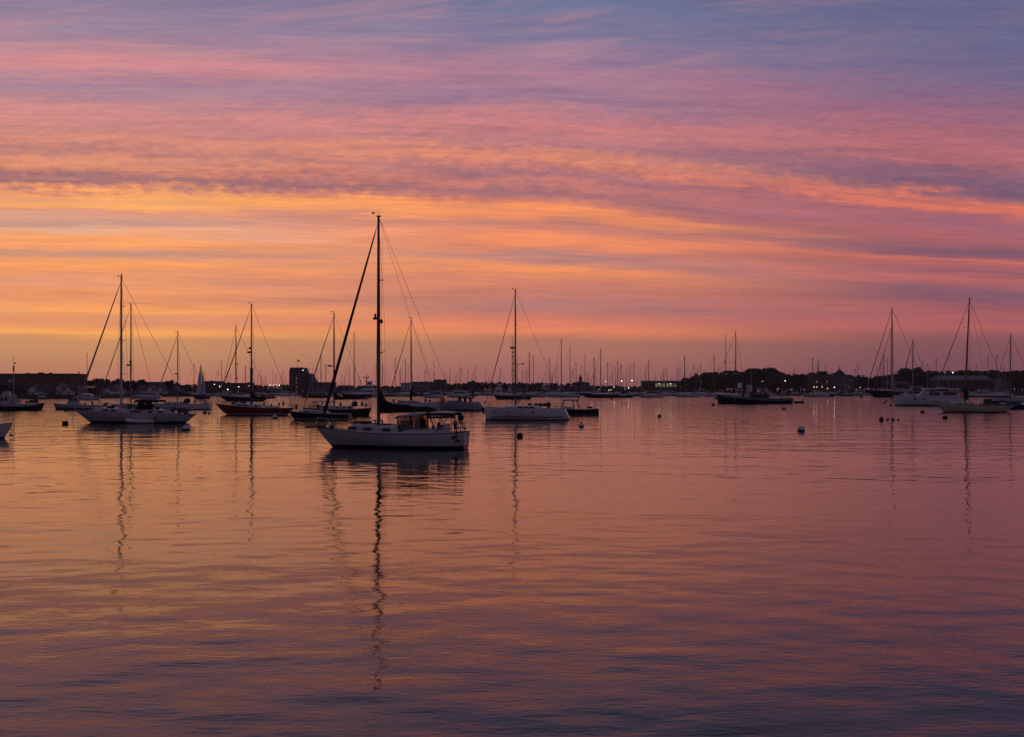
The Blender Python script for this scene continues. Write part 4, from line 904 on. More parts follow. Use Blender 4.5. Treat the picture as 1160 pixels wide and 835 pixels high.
# ================================================================== superyacht and far motor yachts
def motor_yacht(name, label, bow, stern, wy, ytop, col='bright_gelcoat', hullcol='bright_gelcoat', decks=2, yaw=3, group=None, mast=None):
    b = Boat(name, label, 'motor yacht', bow, stern, wy, yaw, group); L = b.L; b.B = max(b.B, 3)
    H = b.lz(ytop); fbh = min(H * .42, L * .16); b.shape(fbh * 1.35, fbh, fbh, L * .09, -.1, .85, .9); b.hull(hullcol, 'black_paint', .2, rail=None, nu=10)
    z = fbh * .95; dh = (H - z) / decks; x0, x1 = -L * .26, L * .40
    for k in range(decks):
        w = b.B * (.40 - .06 * k); mb = MB()
        mb.prism([(x0, z), (x0 + dh * .8, z + dh * .86), (x1, z + dh * .86), (x1, z)], -w, w, 0); mb.box(((x0 + x1) / 2 + dh * .3, 0, z + dh * .93), (x1 - x0 + dh * .5, w * 2.1, dh * .12)); d = mb.build('superstructure', col, b.root)
        wn = MB(); wn.prism([(x0 + dh * .45, z + dh * .32), (x0 + dh * .72, z + dh * .68), (x1 - dh * .4, z + dh * .68), (x1 - dh * .3, z + dh * .32)], -w - .04, w + .04, 0); wn.build('window_band', 'dark_glass', d)
        x0 += (x1 - x0) * .24; x1 -= (x1 - x0) * .12; z += dh
    if mast:
        mm = MB(); mm.tube([(x0 + 1, 0, z - .2), (x0 + 1.3, 0, b.lz(mast))], [.22, .1], 6); mm.tube([(x0 + 1.2, -.4, b.lz(mast) * .9 + z * .1), (x0 + 1.2, .4, b.lz(mast) * .9 + z * .1)], .08, 4); mm.build('radar_mast', 'alloy', b.root)
    return b
b = motor_yacht('superyacht', 'white superyacht with stacked decks and a cross shaped radar mast near the far shore', 400, 427, 449.5, 432, decks=3)
rm = MB(); X0 = b.lx(415); rm.tube([(X0, 0, b.lz(434)), (X0 + .3, 0, b.lz(424.5))], [.4, .15], 6)
rm.box((X0, 0, b.lz(428)), (2.6, .8, .25)); rm.ball((X0 - 1.3, 0, b.lz(427.3)), .4, 8, 6); rm.ball((X0 + 1.3, 0, b.lz(427.3)), .4, 8, 6); rm.tube([(b.lx(408), 0, b.lz(436)), (b.lx(408), 0, b.lz(430.5))], .2, 5); rm.build('radar_mast', 'dark_alloy', b.root)
MY = [(555, 570, 448, 435, 'white two decked motor yacht left of the modern sloop mast', 430), (570, 581, 448.3, 437, 'smaller grey motor yacht between the white two decked one and the sloop mast', None),
      (608, 622, 448, 434, 'white motor yacht with tapered upper deck right of the modern sloop mast', None), (560, 575, 451.3, 447, 'low white cuddy boat beneath the two decked motor yacht', None),
      (722, 750, 449.5, 442.5, 'dark red hulled motor boat with pale cabin under the lit hall', None), (627, 640, 447.6, 436.5, 'grey motor yacht just left of the tall mast beyond the modern sloop', 431),
      (848, 872, 450, 440.5, 'pale motor yacht directly behind the stern awning of the black workboat', None), (1098, 1124, 449, 440.5, 'blue and white cabin boat just above the boom of the cream sloop', None),
      (1018, 1048, 452, 437.5, 'grey flybridge boat directly behind the bow of the white cabin cruiser', None), (150, 182, 451.5, 443.8, 'pale cabin boat before the gabled cottages above the white yacht canopy', None),
      (478, 503, 450.5, 443.2, 'low dark roofed cabin boat behind the white sloop half hidden by a boom', None), (340, 372, 450.5, 442, 'pale cabin boat moored right below the stepped hotel', None), (505, 532, 450, 442.5, 'grey cabin boat behind the dark canopy of the motor cruiser', None)]
for i, (x0, x1, wy, yt, lab, mt) in enumerate(MY):
    motor_yacht('motor_yacht', lab, x0, x1, wy, yt, ['bright_gelcoat', 'white_gelcoat', 'grey_gelcoat'][i % 3], 'rust_paint' if 'red' in lab else ('blue_paint' if 'blue' in lab else 'bright_gelcoat'), 2 if wy - yt > 8 else 1, mast=mt)

# ================================================================== the far mooring field: one boat per mast
ZONES = [(0, 'the brick block at left'), (112, 'the gabled cottages'), (240, 'the long low wharf building'), (326, 'the stepped hotel'), (398, 'the shore right of the hotel'), (506, 'the trees right of the flat block'),
         (572, 'the trees behind the modern sloop'), (640, 'the small dark house with a turret'), (684, 'the low shore with bright lamps'), (731, 'the lit hall'), (780, 'the wooded hill'), (912, 'the inn with a cupola'), (985, 'the long shed at right')]
FAR = [(45.5, 436, 1), (89, 420.5, 1), (219.8, 412, 1), (232.3, 420, 0), (247, 419, 0), (251, 408.5, 1), (278.2, 414.5, 2), (292, 424, 0), (296.5, 426, 0), (301.2, 424, 1), (312.6, 424, 0), (319, 427, 0), (320.6, 419.5, 1), (323.6, 426, 0), (331, 421, 0),
       (350.5, 417, 0), (354, 416, 0), (360, 417, 0), (363.6, 402, 2), (369, 412, 1), (387, 424, 0), (390.5, 429, 0), (395.6, 414, 1), (401.2, 376.5, 2), (406, 424, 0), (433, 413, 2), (447.6, 405, 1), (453, 420.5, 0), (459.2, 406, 1), (473.5, 424, 0), (481.2, 419, 1), (491.5, 409, 0),
       (509.3, 425, 0), (521, 415.5, 1), (523, 417, 0), (530, 418, 1), (536, 427, 0), (550.3, 419.5, 0), (554, 427, 0), (567, 420, 0), (591.8, 419, 0), (597.2, 416, 0), (599.6, 399, 2), (604.2, 402, 1), (618.5, 421, 0), (622.2, 406, 1), (626, 424, 0), (631.8, 411, 0), (635.8, 384, 2),
       (645.6, 393.5, 1), (649.8, 417, 0), (652.6, 410, 1), (659.3, 414, 0), (662.6, 401, 1), (667, 424, 0), (673, 404.5, 2), (675, 416, 0), (680.4, 395, 2), (688.3, 410, 1), (691, 425, 0), (694.2, 414, 0), (697.3, 416, 0), (699.5, 408.5, 1), (701.4, 416, 0), (703.5, 412.5, 2), (706, 428, 0), (709.5, 416, 0),
       (713.5, 414, 1), (718.2, 410, 1), (722, 427, 0), (725.3, 416.5, 0), (731.8, 415, 1), (734.8, 408.5, 2), (742.2, 424, 0), (750, 424, 1), (755.6, 417, 0), (761.5, 426, 0), (767.5, 416.5, 1), (775.6, 403, 2), (782, 422, 0), (787, 413, 0), (790.5, 416, 0), (793.8, 410.5, 1), (798, 419, 0), (809, 402, 2), (814, 416.5, 0),
       (841, 426, 0), (851, 417.5, 1), (862, 430, 0), (867.5, 418, 0), (872.8, 428, 0), (885.8, 425, 0), (900, 417, 0), (914.5, 430, 0), (920.6, 405, 2), (927.2, 406.5, 2), (935, 424, 0), (942.6, 416.5, 0), (957, 424, 1), (964.5, 428, 0), (971.8, 410.5, 1), (993.5, 415, 0), (998, 408.5, 1), (1001, 399.5, 2), (1005.3, 406.5, 1),
       (1020, 426, 0), (1045.4, 407.5, 0), (1050.5, 411, 0), (1060.5, 406, 1), (1075, 399, 0), (1085, 424, 0), (1106, 411, 0), (1119.2, 404, 1), (1129, 401.5, 1), (1137, 420, 0), (1148.5, 404, 0), (1155, 406.5, 1)]
r_far = random.Random(21)
for lo_, hi_, n_ in ((244, 325, 4), (402, 505, 7), (508, 570, 6), (574, 638, 4), (642, 682, 4), (733, 778, 5), (782, 908, 6), (914, 984, 6), (990, 1158, 8)):
    for _ in range(n_): FAR.append((round(r_far.uniform(lo_, hi_), 1), round(r_far.uniform(412, 426), 1), 0))
def shore_D(px):
    K = [(-700, 470), (0, 500), (110, 520), (160, 620), (240, 700), (330, 820), (460, 920), (760, 930), (860, 860), (1000, 800), (1160, 760), (2000, 700)]
    for (a, da), (c, dc) in zip(K, K[1:]):
        if a <= px <= c: return da + (dc - da) * (px - a) / (c - a)
    return K[0][1] if px < K[0][0] else K[-1][1]
ORD = ['first', 'second', 'third', 'fourth', 'fifth', 'sixth', 'seventh', 'eighth', 'ninth', 'tenth', 'eleventh', 'twelfth', 'thirteenth', 'fourteenth', 'fifteenth', 'sixteenth', 'seventeenth', 'eighteenth', 'nineteenth', 'twentieth']
cnt = {}
HULLS = ['bright_gelcoat', 'bright_gelcoat', 'white_gelcoat', 'grey_gelcoat', 'navy_paint', 'bright_gelcoat', 'teal_paint', 'navy_paint', 'rust_paint', 'white_gelcoat']
DETAIL = {401.2: 'very tall mast', 635.8: 'tallest dark mast', 680.4: 'tallest mast', 920.6: 'taller twin mast', 927.2: 'shorter twin mast', 775.6: 'tallest mast', 809: 'tall mast', 599.6: 'tall dark mast', 363.6: 'tall dark mast', 278.2: 'short thick mast'}
for x, top, kind in sorted(FAR):
    zi = max(i for i, z in enumerate(ZONES) if x >= z[0])
    if cnt.get(zi, 0) >= len(ORD): continue
    cnt[zi] = cnt.get(zi, 0) + 1
    lo = HORIZ + FPX * EYE / shore_D(x) + .25
    wy = max(lo, [446.9, 447.9, 449.3][kind] + rng.uniform(0, 1.3)); wy = min(wy, max(lo + .1, 450.8))
    if 430 < x < 640 : wy = max(lo, wy)
    D = dist(wy); ppm = FPX / D; H = (wy - top) / ppm
    L = max(8.5, min(17, H * rng.uniform(.58, .72))); px = L * ppm
    lab = f"far boat with {DETAIL[x] if x in DETAIL else 'bare mast'} before {ZONES[zi][1]}, {ORD[cnt[zi]-1]} from left"
    b = Boat('sailboat', lab, 'sailboat', x - px * .42, x + px * .58, wy, rng.uniform(-9, 9), 'sailboats in the far mooring field', beam=L * .3)
    f0 = L * .125; b.shape(f0, f0 * .8, f0 * .85, L * .09, L * rng.choice([.02, .06, -.03]), .7, .6)
    hc = rng.choice(HULLS); b.hull(hc, rng.choice(['black_paint', 'navy_paint']), .2, rail=None, nu=9, deck='deck')
    b.cabin(-L * .22, L * .2, .55, .6, 'white_gelcoat' if hc != 'white_gelcoat' else 'deck', .6, .3)
    r = [.14, .18, .22][kind] * (1.15 if H > 20 else .95)
    b.mast(x, top, r, rng.choice(['alloy', 'dark_alloy', 'dark_alloy', 'dark_alloy']), spreaders=[0, 1, 2][kind] if kind else (1 if rng.random() < .5 else 0), gear=False)
    b.wr = .035
    zb = b.fs + 1.3; e = b.lx(x + px * .40)
    mb = MB(); mb.tube([(b.mx, 0, zb), (e, 0, zb)], .09, 5); mb.build('boom', 'alloy', b.root)
    cv = MB(); cv.tube([(b.mx - .1, 0, zb + .5), (b.mx + .5, 0, zb + .32), (e, 0, zb + .2)], [.30, .3, .16], 6); cv.build('sail_cover', rng.choice(['navy_canvas', 'blue_canvas', 'grey_canvas', 'navy_canvas', 'pale_canvas']), b.root)
    b.stay((-L / 2 + .2, 0, b.fb), b.mtop, r=.055 if rng.random() < .6 else .035)
    b.stay((L / 2 - .2, 0, b.fs), b.mtop, name='backstay')
    if rng.random() < .35: b.canopy(L * .16, L * .34, b.fs + 1.6, L * .1, rng.choice(['navy_canvas', 'grey_canvas']), False, thick=.12)

# ================================================================== mooring buoys
def buoy(px, wy, r, label, kind='ball', col='buoy_white', group='mooring buoys'):
    D = dist(wy); X, Y = at(px, D); t = thing('mooring_buoy', label, 'buoy', (X, Y, 0), 0, group)
    if kind == 'drum':
        mb = MB(); mb.tube([(-.5 * r, 0, -.2), (-.5 * r, 0, 0), (-.5 * r, 0, 1.1 * r)], [r, r * 1.02, r * .95], 14); mb.build('drum', col, t)
        g = MB(); g.tube([(0, 0, 1.1 * r), (0, 0, 1.5 * r)], .06, 6); g.build('mooring_ring', 'dark_alloy', t)
    else:
        mb = MB(); mb.ball((0, 0, r * .45), r, 18, 12); mb.build('float_ball', col, t)
        wb = MB(); wb.tube([(0, 0, -r * .4), (0, 0, r * .12), (0, 0, r * .34)], [r * .9, r * 1.0, r * 1.01], 16); wb.build('weed_band', 'weed', t)
        if kind == 'staff':
            g = MB(); g.tube([(-r * .9, 0, 0), (-r * 1.1, 0, r * 5.2)], max(.03, r * .10), 6); g.tube([(-r * .9, 0, -.2), (-r * .9, 0, r * .7)], r * .28, 8); g.build('pickup_staff', 'dark_alloy', t)
        elif kind == 'stub':
            g = MB(); g.tube([(0, 0, r * 1.3), (0, 0, r * 1.9)], r * .3, 8); g.build('mooring_ring', 'dark_alloy', t)
buoy(907.5, 488.5, .42, 'white round buoy nearest on the right, alone on open water'); buoy(589, 495, .29, 'dark buoy with tall pickup staff beneath the modern white sloop', 'staff', 'weed')
buoy(658.5, 483.5, .34, 'small pale buoy beneath the dark launch', 'stub'); buoy(747, 472.6, .30, 'small dark buoy alone below the lit hall', 'stub', 'weed'); buoy(75.5, 481, .40, 'black drum shaped buoy under the bow of the long white yacht', 'drum', 'weed')
buoy(211, 487, .40, 'white buoy under the stern of the long white yacht'); buoy(311.5, 473.8, .42, 'grey buoy beneath the stern of the red hull'); buoy(232, 468.6, .36, 'dark low buoy beside the bow of the red hull', 'ball', 'weed')
buoy(237, 468.8, .22, 'tiny dark float touching the low buoy near the red hull', 'ball', 'weed'); buoy(808, 459.5, .46, 'dark double buoy at the bow of the black workboat', 'stub', 'weed'); buoy(888, 464, .55, 'pale topped buoy beneath the stern of the black workboat')
buoy(998.5, 476.5, .34, 'large dark buoy with a stub, foremost below the white cabin cruiser', 'stub', 'weed'); buoy(1005.5, 476, .2, 'small float next to the large dark stubbed buoy', 'ball', 'weed'); buoy(1011.5, 476, .24, 'oval float in the middle of the row beside the stubbed buoy', 'ball', 'weed')
buoy(1017.8, 476, .16, 'last tiny float in the row beside the stubbed buoy', 'ball', 'weed'); buoy(1002.3, 457, .40, 'lower of two red brown buoys near the tall dark yacht', 'ball', 'rust_paint'); buoy(1004.5, 454.3, .40, 'upper of two red brown buoys near the tall dark yacht', 'ball', 'rust_paint')
buoy(1013, 456, .36, 'red brown buoy touching the bow of the white cabin cruiser', 'ball', 'rust_paint'); buoy(1009.5, 459.8, .36, 'dark buoy just below the bow of the white cabin cruiser', 'ball', 'weed'); buoy(1045, 467.8, .40, 'red buoy between the cabin cruiser and the cream sloop', 'ball', 'rust_paint')
buoy(1071.8, 474.3, .38, 'wide black drum buoy under the bow of the cream sloop', 'drum', 'weed'); buoy(693, 452.3, .62, 'dark far buoy below the yellow shore lamps', 'ball', 'rust_paint'); buoy(975.5, 450.2, .7, 'far red buoy left of the tall dark yacht', 'ball', 'rust_paint')
buoy(557, 450.4, .45, 'tiny far dark buoy above the bow of the modern white sloop', 'ball', 'weed'); buoy(543, 463.6, .40, 'dark buoy off the transom of the grey motor cruiser', 'ball', 'weed')
buoy(74.5, 466, .4, 'small dark buoy under the bow of the grey launch', 'ball', 'weed')

# ================================================================== land
rows = []
pxs = [-700 + 40 * i for i in range(69)]
for add, z in ((-6, -1.2), (0, .15), (4, 1.3), (60, 1.6), (300, 2.2), (800, 2.8)):
    rows.append([(at(px, shore_D(px) + add)[0], shore_D(px) + add + (rng.uniform(-1.5, 1.5) if add < 100 else 0), z + rng.uniform(-.05, .05)) for px in pxs])
ln = MB(); ln.grid(rows, 0, True); struct(ln.build('shore', 'earth'))

def wall(name, label, px0, px1, ztop, matn, off=-1.0):
    mb = MB(); N = 24; P = [px0 + (px1 - px0) * i / N for i in range(N + 1)]
    fr = [(at(p, shore_D(p) + off)[0], shore_D(p) + off) for p in P]; bk = [(at(p, shore_D(p) + off + 3)[0], shore_D(p) + off + 3) for p in P]
    jit = [rng.uniform(-.15, .15) for _ in P]
    mb.grid([[(x, y, -1) for x, y in fr], [(x + .1, y + .3, ztop + j) for (x, y), j in zip(fr, jit)], [(x, y, ztop + j) for (x, y), j in zip(bk, jit)], [(x, y, -.5) for x, y in bk]], 0, False)
    o = mb.build(name, matn); tag(o, label, 'sea wall'); return o
wall('sea_wall', 'dark stone sea wall below the gabled cottages at left', -60, 236, 1.9, 'stone'); wall('sea_wall', 'low dark bulkhead along the wharf and hotel shore', 240, 560, 1.5, 'timber'); wall('sea_wall', 'low dark bulkhead under the lit hall and the wooded hill', 700, 960, 1.5, 'timber'); wall('sea_wall', 'low dark bulkhead along the right shore', 965, 1240, 1.5, 'stone')

# ------------------------------------------------------------------ buildings
def building(name, label, px0, px1, ytop, D, depth=14, wallm='brick', roofm='roof_slate', roof='flat', rise=0, nwin=(0, 0), lit=(), winm='dark_glass', cat='building', ww=.55, wh_=.55, door=False, yw0=None):
    X0, X1 = at(px0, D)[0], at(px1, D)[0]; z1 = zat(ytop, D); z0 = .8; W_ = X1 - X0
    t = thing(name, label, cat, ((X0 + X1) / 2, D + depth / 2, z0)); H = z1 - z0 - rise; hw = W_ / 2; hd = depth / 2
    mb = MB(); mb.box((0, 0, H / 2), (W_, depth, H))
    if roof == 'gable': mb.prism([(-hw, H), (0, H + rise), (hw, H)], -hd, hd)
    w_ = mb.build('wall', wallm, t); rb = MB()
    if roof == 'flat':
        for (cx, cy, sx, sy) in ((0, -hd - .1, W_ + .6, .5), (0, hd + .1, W_ + .6, .5), (-hw - .05, 0, .5, depth - .3), (hw + .05, 0, .5, depth - .3)): rb.box((cx, cy, H + .15), (sx, sy, .55))
        rb.box((0, 0, H + .05), (W_ - .5, depth - .5, .16))
        for k in range(max(1, int(W_ / 9))): rb.box((rng.uniform(-hw * .8, hw * .8), rng.uniform(-hd * .5, hd * .5), H + .5), (rng.uniform(1, 2.5), 1.5, rng.uniform(.6, 1.1)))
    elif roof == 'gable':
        e = .4
        for sd in (-1, 1): rb.add([(sd * (hw + e), -hd - e, H - e * rise / hw + .03), (sd * (hw + e), hd + e, H - e * rise / hw + .03), (0, hd + e, H + rise + .03), (0, -hd - e, H + rise + .03), (sd * (hw + e), -hd - e, H - e * rise / hw + .25), (sd * (hw + e), hd + e, H - e * rise / hw + .25), (0, hd + e, H + rise + .28), (0, -hd - e, H + rise + .28)], [(0, 1, 2, 3), (4, 5, 6, 7), (0, 4, 7, 3), (1, 5, 6, 2), (0, 1, 5, 4)])
    elif roof in ('ridge', 'hip'):
        e = .5; i_ = hd * .9 if roof == 'hip' else 0
        rb.add([(-hw - e, -hd - e, H), (hw + e, -hd - e, H), (hw + e, hd + e, H), (-hw - e, hd + e, H), (-hw - e * .9 + i_, 0, H + rise), (hw + e * .9 - i_, 0, H + rise)], [(0, 1, 5, 4), (2, 3, 4, 5), (0, 3, 4), (1, 2, 5), (0, 1, 2, 3)])
    ro = rb._link('roof', [roofm], t, None)
    nx, nz = nwin
    zb = 0 if yw0 is None else yw0
    for i in range(nx):
        for k in range(nz):
            cw, ch = W_ / nx, (H - zb) / nz; c = (-hw + cw * (i + .5), -hd, zb + ch * (k + .52)); wb = MB()
            isl = (i, k) in lit
            wb.box((c[0], -hd - .03, c[2]), (cw * ww, .10, ch * wh_), 0); wo_ = wb.build('window', 'lit_window' if isl else winm, t, 'lit window' if isl else None)
            fb = MB(); x_, z_ = cw * ww / 2, ch * wh_ / 2
            fb.box((c[0], -hd - .05, c[2] - z_ - .07), (cw * ww + .3, .2, .14)); fb.box((c[0], -hd - .05, c[2] + z_ + .07), (cw * ww + .3, .2, .14)); fb._link('window_frame', ['concrete'], wo_, None)
    if door:
        db = MB(); db.box((W_ * .18, -hd - .04, 1.05), (1.0, .1, 2.1)); db.build('door', 'timber', t)
    return t
building('apartment_block', 'long flat roofed brick block behind the gabled cottages at the left edge', -40, 81, 424, 585, 22, 'brick', 'roof_slate', 'flat', nwin=(22, 4), ww=.5, wh_=.5, yw0=1.5)
st = MB()
C_ = [(32, 40, 436.5, .9), (41.2, 53.5, 436, .8), (63.5, 69.6, 435, .9), (73, 80.6, 437, .8), (83.5, 90.5, 437.6, .9), (118, 124.6, 438, .8), (126, 133.6, 436, .9), (154.5, 160.2, 436.3, .9), (165, 174, 437, .8), (176.5, 185, 437, .8), (191, 203.5, 437.8, .9)]
for i, (x0, x1, yt, k) in enumerate(C_):
    D = shore_D((x0 + x1) / 2) + 12 + (i % 3) * 3; wpx = (x1 - x0) / FPX * D
    building('cottage', f"gabled waterfront cottage, {ORD[i]} from the left along the sea wall", x0, x1, yt, D, 9, 'clapboard' if i % 3 != 1 else 'shingle', 'roof_slate' if i % 2 else 'shingle', 'gable', rise=wpx * .62, nwin=(2, 1 if wpx < 4 else 2), ww=.3, wh_=.4, door=True, cat='house', lit=((1, 0),) if i == 4 else ())
building('boat_shed', 'long dark roofed boat shed above the blue boom cover', 160, 191, 432.5, 690, 14, 'shingle', 'roof_slate', 'ridge', rise=3.5, nwin=(7, 1), ww=.3, wh_=.4)
building('boat_shed', 'low shingled shed beside the small trees at the left shore', 57, 64, 439.5, 545, 8, 'shingle', 'roof_slate', 'ridge', rise=1.6, nwin=(2, 1))
pier = building('pier_pavilion', 'lit pier pavilion with a row of bulbs right of the brick block', 79, 108, 432.8, 600, 8, 'timber', 'roof_slate', 'flat', nwin=(10, 1), lit=[(i, 0) for i in range(10)], ww=.62, wh_=.14, yw0=2.0)
building('wharf_building', 'dark flat wharf building behind the white sails', 231, 247, 432.5, 730, 15, 'dark_brick', 'roof_slate', 'flat', nwin=(6, 2), ww=.4, wh_=.4)
building('wharf_building', 'long low wharf building behind the dark classic yacht', 248.5, 282, 434.5, 740, 16, 'dark_brick', 'roof_slate', 'flat', nwin=(12, 2), ww=.4, wh_=.4, lit=((3, 0), (7, 0)))
building('dock_shed', 'low pale dock shed under four bright lamps', 303, 323, 439, 840, 10, 'concrete', 'pale_roof', 'ridge', rise=1.4, nwin=(8, 1), ww=.4, wh_=.4)
hotel = building('hotel', 'tall stepped hotel with a column of lit windows and a slate crown', 327.5, 344, 421, 850, 22, 'dark_brick', 'roof_slate', 'hip', rise=0.1, nwin=(7, 5), lit=((3, 0), (3, 1), (3, 2), (3, 3), (6, 0)), ww=.4, wh_=.5)
hb_ = MB(); k = 850 / FPX; hh_ = lambda y: zat(y, 850) - .8
hb_.prism([(-8.2 * k, hh_(421)), (-7 * k, hh_(416.3)), (6.4 * k, hh_(416.3)), (8.2 * k, hh_(421))], -11.5, 11.5); hb_.build('mansard_roof', 'roof_slate', hotel)
hw_ = MB(); hw_.prism([(8.25 * k, 0), (8.25 * k, hh_(422.5)), (13.5 * k, hh_(423)), (17 * k, hh_(429)), (20 * k, hh_(434)), (22 * k, hh_(434.5)), (22 * k, 0)], -10.5, 10.5); hw_.build('sloping_wing', 'dark_brick', hotel)
for i in range(3):
    for j in range(3 - i // 2):
        q = MB(); q.box((k * (10 + 3.4 * i), -10.55, 2.4 + 3.0 * j), (1.1, .12, 1.5)); q.build('window', 'dark_glass', hotel)
FX, FY = at(337, 852); fp = thing('flagpole', 'flagpole with a small flag on the hotel roof', 'flagpole', (FX, FY, zat(416.3, 850))); q = MB(); q.tube([(0, 0, -.2), (0, 0, 6.4)], .10, 6); q.build('pole', 'dark_alloy', fp)
q = MB(); q.grid([[(.1 + .35 * i, .15 * math.sin(i * 1.3), 6.3 - .16 * i + dz_) for i in range(6)] for dz_ in (0, -.6, -1.2)], 0); q.grid([[(.1 + .35 * i, .15 * math.sin(i * 1.3) + .03, 6.3 - .16 * i + dz_) for i in range(6)] for dz_ in (0, -.6, -1.2)], 0); q.build('flag', 'flag_cloth', fp)
building('low_warehouse', 'pale fronted low warehouse right of the hotel', 356, 378, 433.5, 880, 14, 'concrete', 'roof_slate', 'flat', nwin=(8, 2), ww=.4, wh_=.35)
building('low_warehouse', 'low dark warehouse left of the superyacht', 382, 398, 436.5, 900, 14, 'shingle', 'roof_slate', 'ridge', rise=2, nwin=(6, 1), ww=.4, wh_=.35)
building('low_warehouse', 'low dark shore building right of the big sloop mast', 431, 453, 440, 950, 12, 'shingle', 'roof_slate', 'flat', nwin=(6, 1), ww=.4, wh_=.35)
building('condominium_block', 'left low wing of the pale flat topped block behind the half hidden sloop', 454, 466, 434.3, 955, 14, 'clapboard', 'roof_slate', 'flat', nwin=(6, 3), ww=.45, wh_=.45)
building('condominium_block', 'middle wing of the flat topped block behind the half hidden sloop', 466.2, 491, 433, 960, 14, 'shingle', 'roof_slate', 'flat', nwin=(10, 3), ww=.45, wh_=.45)
building('condominium_block', 'tallest right wing of the flat topped block', 491.2, 505, 430.6, 958, 14, 'dark_brick', 'roof_slate', 'flat', nwin=(5, 4), ww=.45, wh_=.45)
tw = building('dark_house', 'small dark house with a pointed turret in the middle distance', 649, 668, 432, 960, 14, 'dark_brick', 'roof_slate', 'hip', rise=1.2, nwin=(5, 2), ww=.35, wh_=.4)
q = MB(); hh_ = zat(432, 960) - .8; q.tube([(-.3, 0, hh_ - 1.5), (-.3, 0, hh_ + 2.5), (-.3, 0, hh_ + 6)], [1.5, 1.4, .1], 8); q.build('turret', 'roof_slate', tw)
hall = building('hall', 'dark low roofed hall with greenish lit glass front', 729, 775, 431.2, 935, 18, 'timber', 'roof_slate', 'ridge', rise=1.6)
for i, (x0, x1) in enumerate([(742, 745), (746, 749), (750, 753.5), (754.5, 758), (759, 762), (763.5, 766), (771, 773.5)]):
    q = MB(); c = ((x0 + x1) / 2 - 752) / FPX * 935; q.box((c, -9.05, zat(436.3, 935) - .8), ((x1 - x0) / FPX * 935, .12, 3.0 if i < 6 else 4.2)); q.build('window', 'lit_hall', hall)
inn = building('inn', 'dark inn with rows of dim windows left of the cupola roof', 921, 944, 424.5, 830, 18, 'dark_brick', 'roof_slate', 'flat', nwin=(8, 4), lit=((1, 2), (5, 2), (3, 1), (0, 0)), ww=.4, wh_=.5)
q = MB(); q.box((1.5, 0, zat(422.5, 830) - .8), (6, 8, 2.6)); q.box((-6, 0, zat(423.2, 830) - .8), (4, 6, 1.6)); q.build('penthouse', 'roof_slate', inn)
cu = building('cupola_house', 'broad house with pyramid cupola and finial right of the inn', 944.5, 968, 424, 835, 16, 'shingle', 'roof_slate', 'hip', rise=1.2, nwin=(9, 4), ww=.4, wh_=.45, lit=((2, 0), (6, 1)))
q = MB(); hz_ = zat(424, 835) - .8; q.tube([(-1.2, 0, hz_ - 1), (-1.2, 0, hz_ + .6), (-1.2, 0, hz_ + 4.1)], [4.3, 4.2, .3], 8); q.tube([(-1.2, 0, hz_ + 3.8), (-1.2, 0, hz_ + 6)], [.25, .1], 6); q.ball((-1.2, 0, hz_ + 5.5), .45, 8, 6); q.build('cupola', 'roof_slate', cu)
building('shed', 'long pale roofed shed behind the cream sloop', 1068, 1124, 425.3, 790, 24, 'timber', 'pale_roof', 'ridge', rise=3.2, nwin=(16, 2), ww=.4, wh_=.4)
building('shed', 'dark gabled shed right of the long pale roofed shed', 1128, 1146, 430, 785, 16, 'shingle', 'roof_slate', 'gable', rise=3, nwin=(4, 2), ww=.35, wh_=.4)
building('shed', 'low dark shed behind the flybridge boat', 1006, 1032, 432, 800, 16, 'timber', 'roof_slate', 'ridge', rise=2.4, nwin=(7, 1), ww=.35, wh_=.4)

# ------------------------------------------------------------------ trees
def leaf_cloud(mb, c, rad, n, size, r):
    for _ in range(n):
        while True:
            q = Vector((r.uniform(-1, 1), r.uniform(-1, 1), r.uniform(-1, 1)))
            if .25 < q.length < 1: break
        q = q * (.75 + .35 * r.random())
        p_ = Vector(c) + Vector((q.x * rad[0], q.y * rad[1], q.z * rad[2])); a = Vector((r.gauss(0, 1), r.gauss(0, 1), r.gauss(0, 1))).normalized(); d = a.orthogonal().normalized(); e = a.cross(d); s_ = size * r.uniform(.6, 1.4)
        o = len(mb.v); mb.v += [tuple(p_ - d * s_), tuple(p_ + e * s_ * .8), tuple(p_ + d * s_), tuple(p_ - e * s_ * .8)]; mb.f.append([o, o + 1, o + 2, o + 3]); mb.m.append(0); mb.sm.append(False)
def make_tree(seed, spread, tall, leaf, label, group):
    r = random.Random(seed); t = thing('tree', label, 'tree', (0, 0, -500), 0, group)      # height 10 m before scaling
    tm = MB(); tm.tube([(0, 0, -.5), (.1, 0, 2), (r.uniform(-.3, .3), 0, 4.5), (r.uniform(-.5, .5), r.uniform(-.5, .5), 7.5)], [.38, .28, .2, .06], 7)
    cm = MB(); lob = []
    for k in range(r.randint(7, 10)):
        a = r.uniform(0, 6.28); rr = spread * r.uniform(.25, .85) ; z = r.uniform(3.2, 8.2); rr *= 1 - max(0, (z - 6) / 4) * .8
        c = (rr * math.cos(a), rr * math.sin(a), z); lob.append(c); R_ = r.uniform(1.1, 1.9) * (spread / 3.2)
        tm.tube([(0, 0, max(1.8, z - 2.8)), (c[0] * .5, c[1] * .5, z - 1.2), c], [.14, .09, .03], 5)
        leaf_cloud(cm, c, (R_, R_, R_ * .8), 110, .34, r)
    leaf_cloud(cm, (0, 0, 5.6), (spread * .7, spread * .7, 3.0), 160, .36, r); leaf_cloud(cm, (r.uniform(-.5, .5), 0, 8.8), (1.1, 1.1, 1.0), 90, .3, r)
    tm._link('trunk', ['bark'], t, None); cm._link('crown', [leaf], t, None); return t
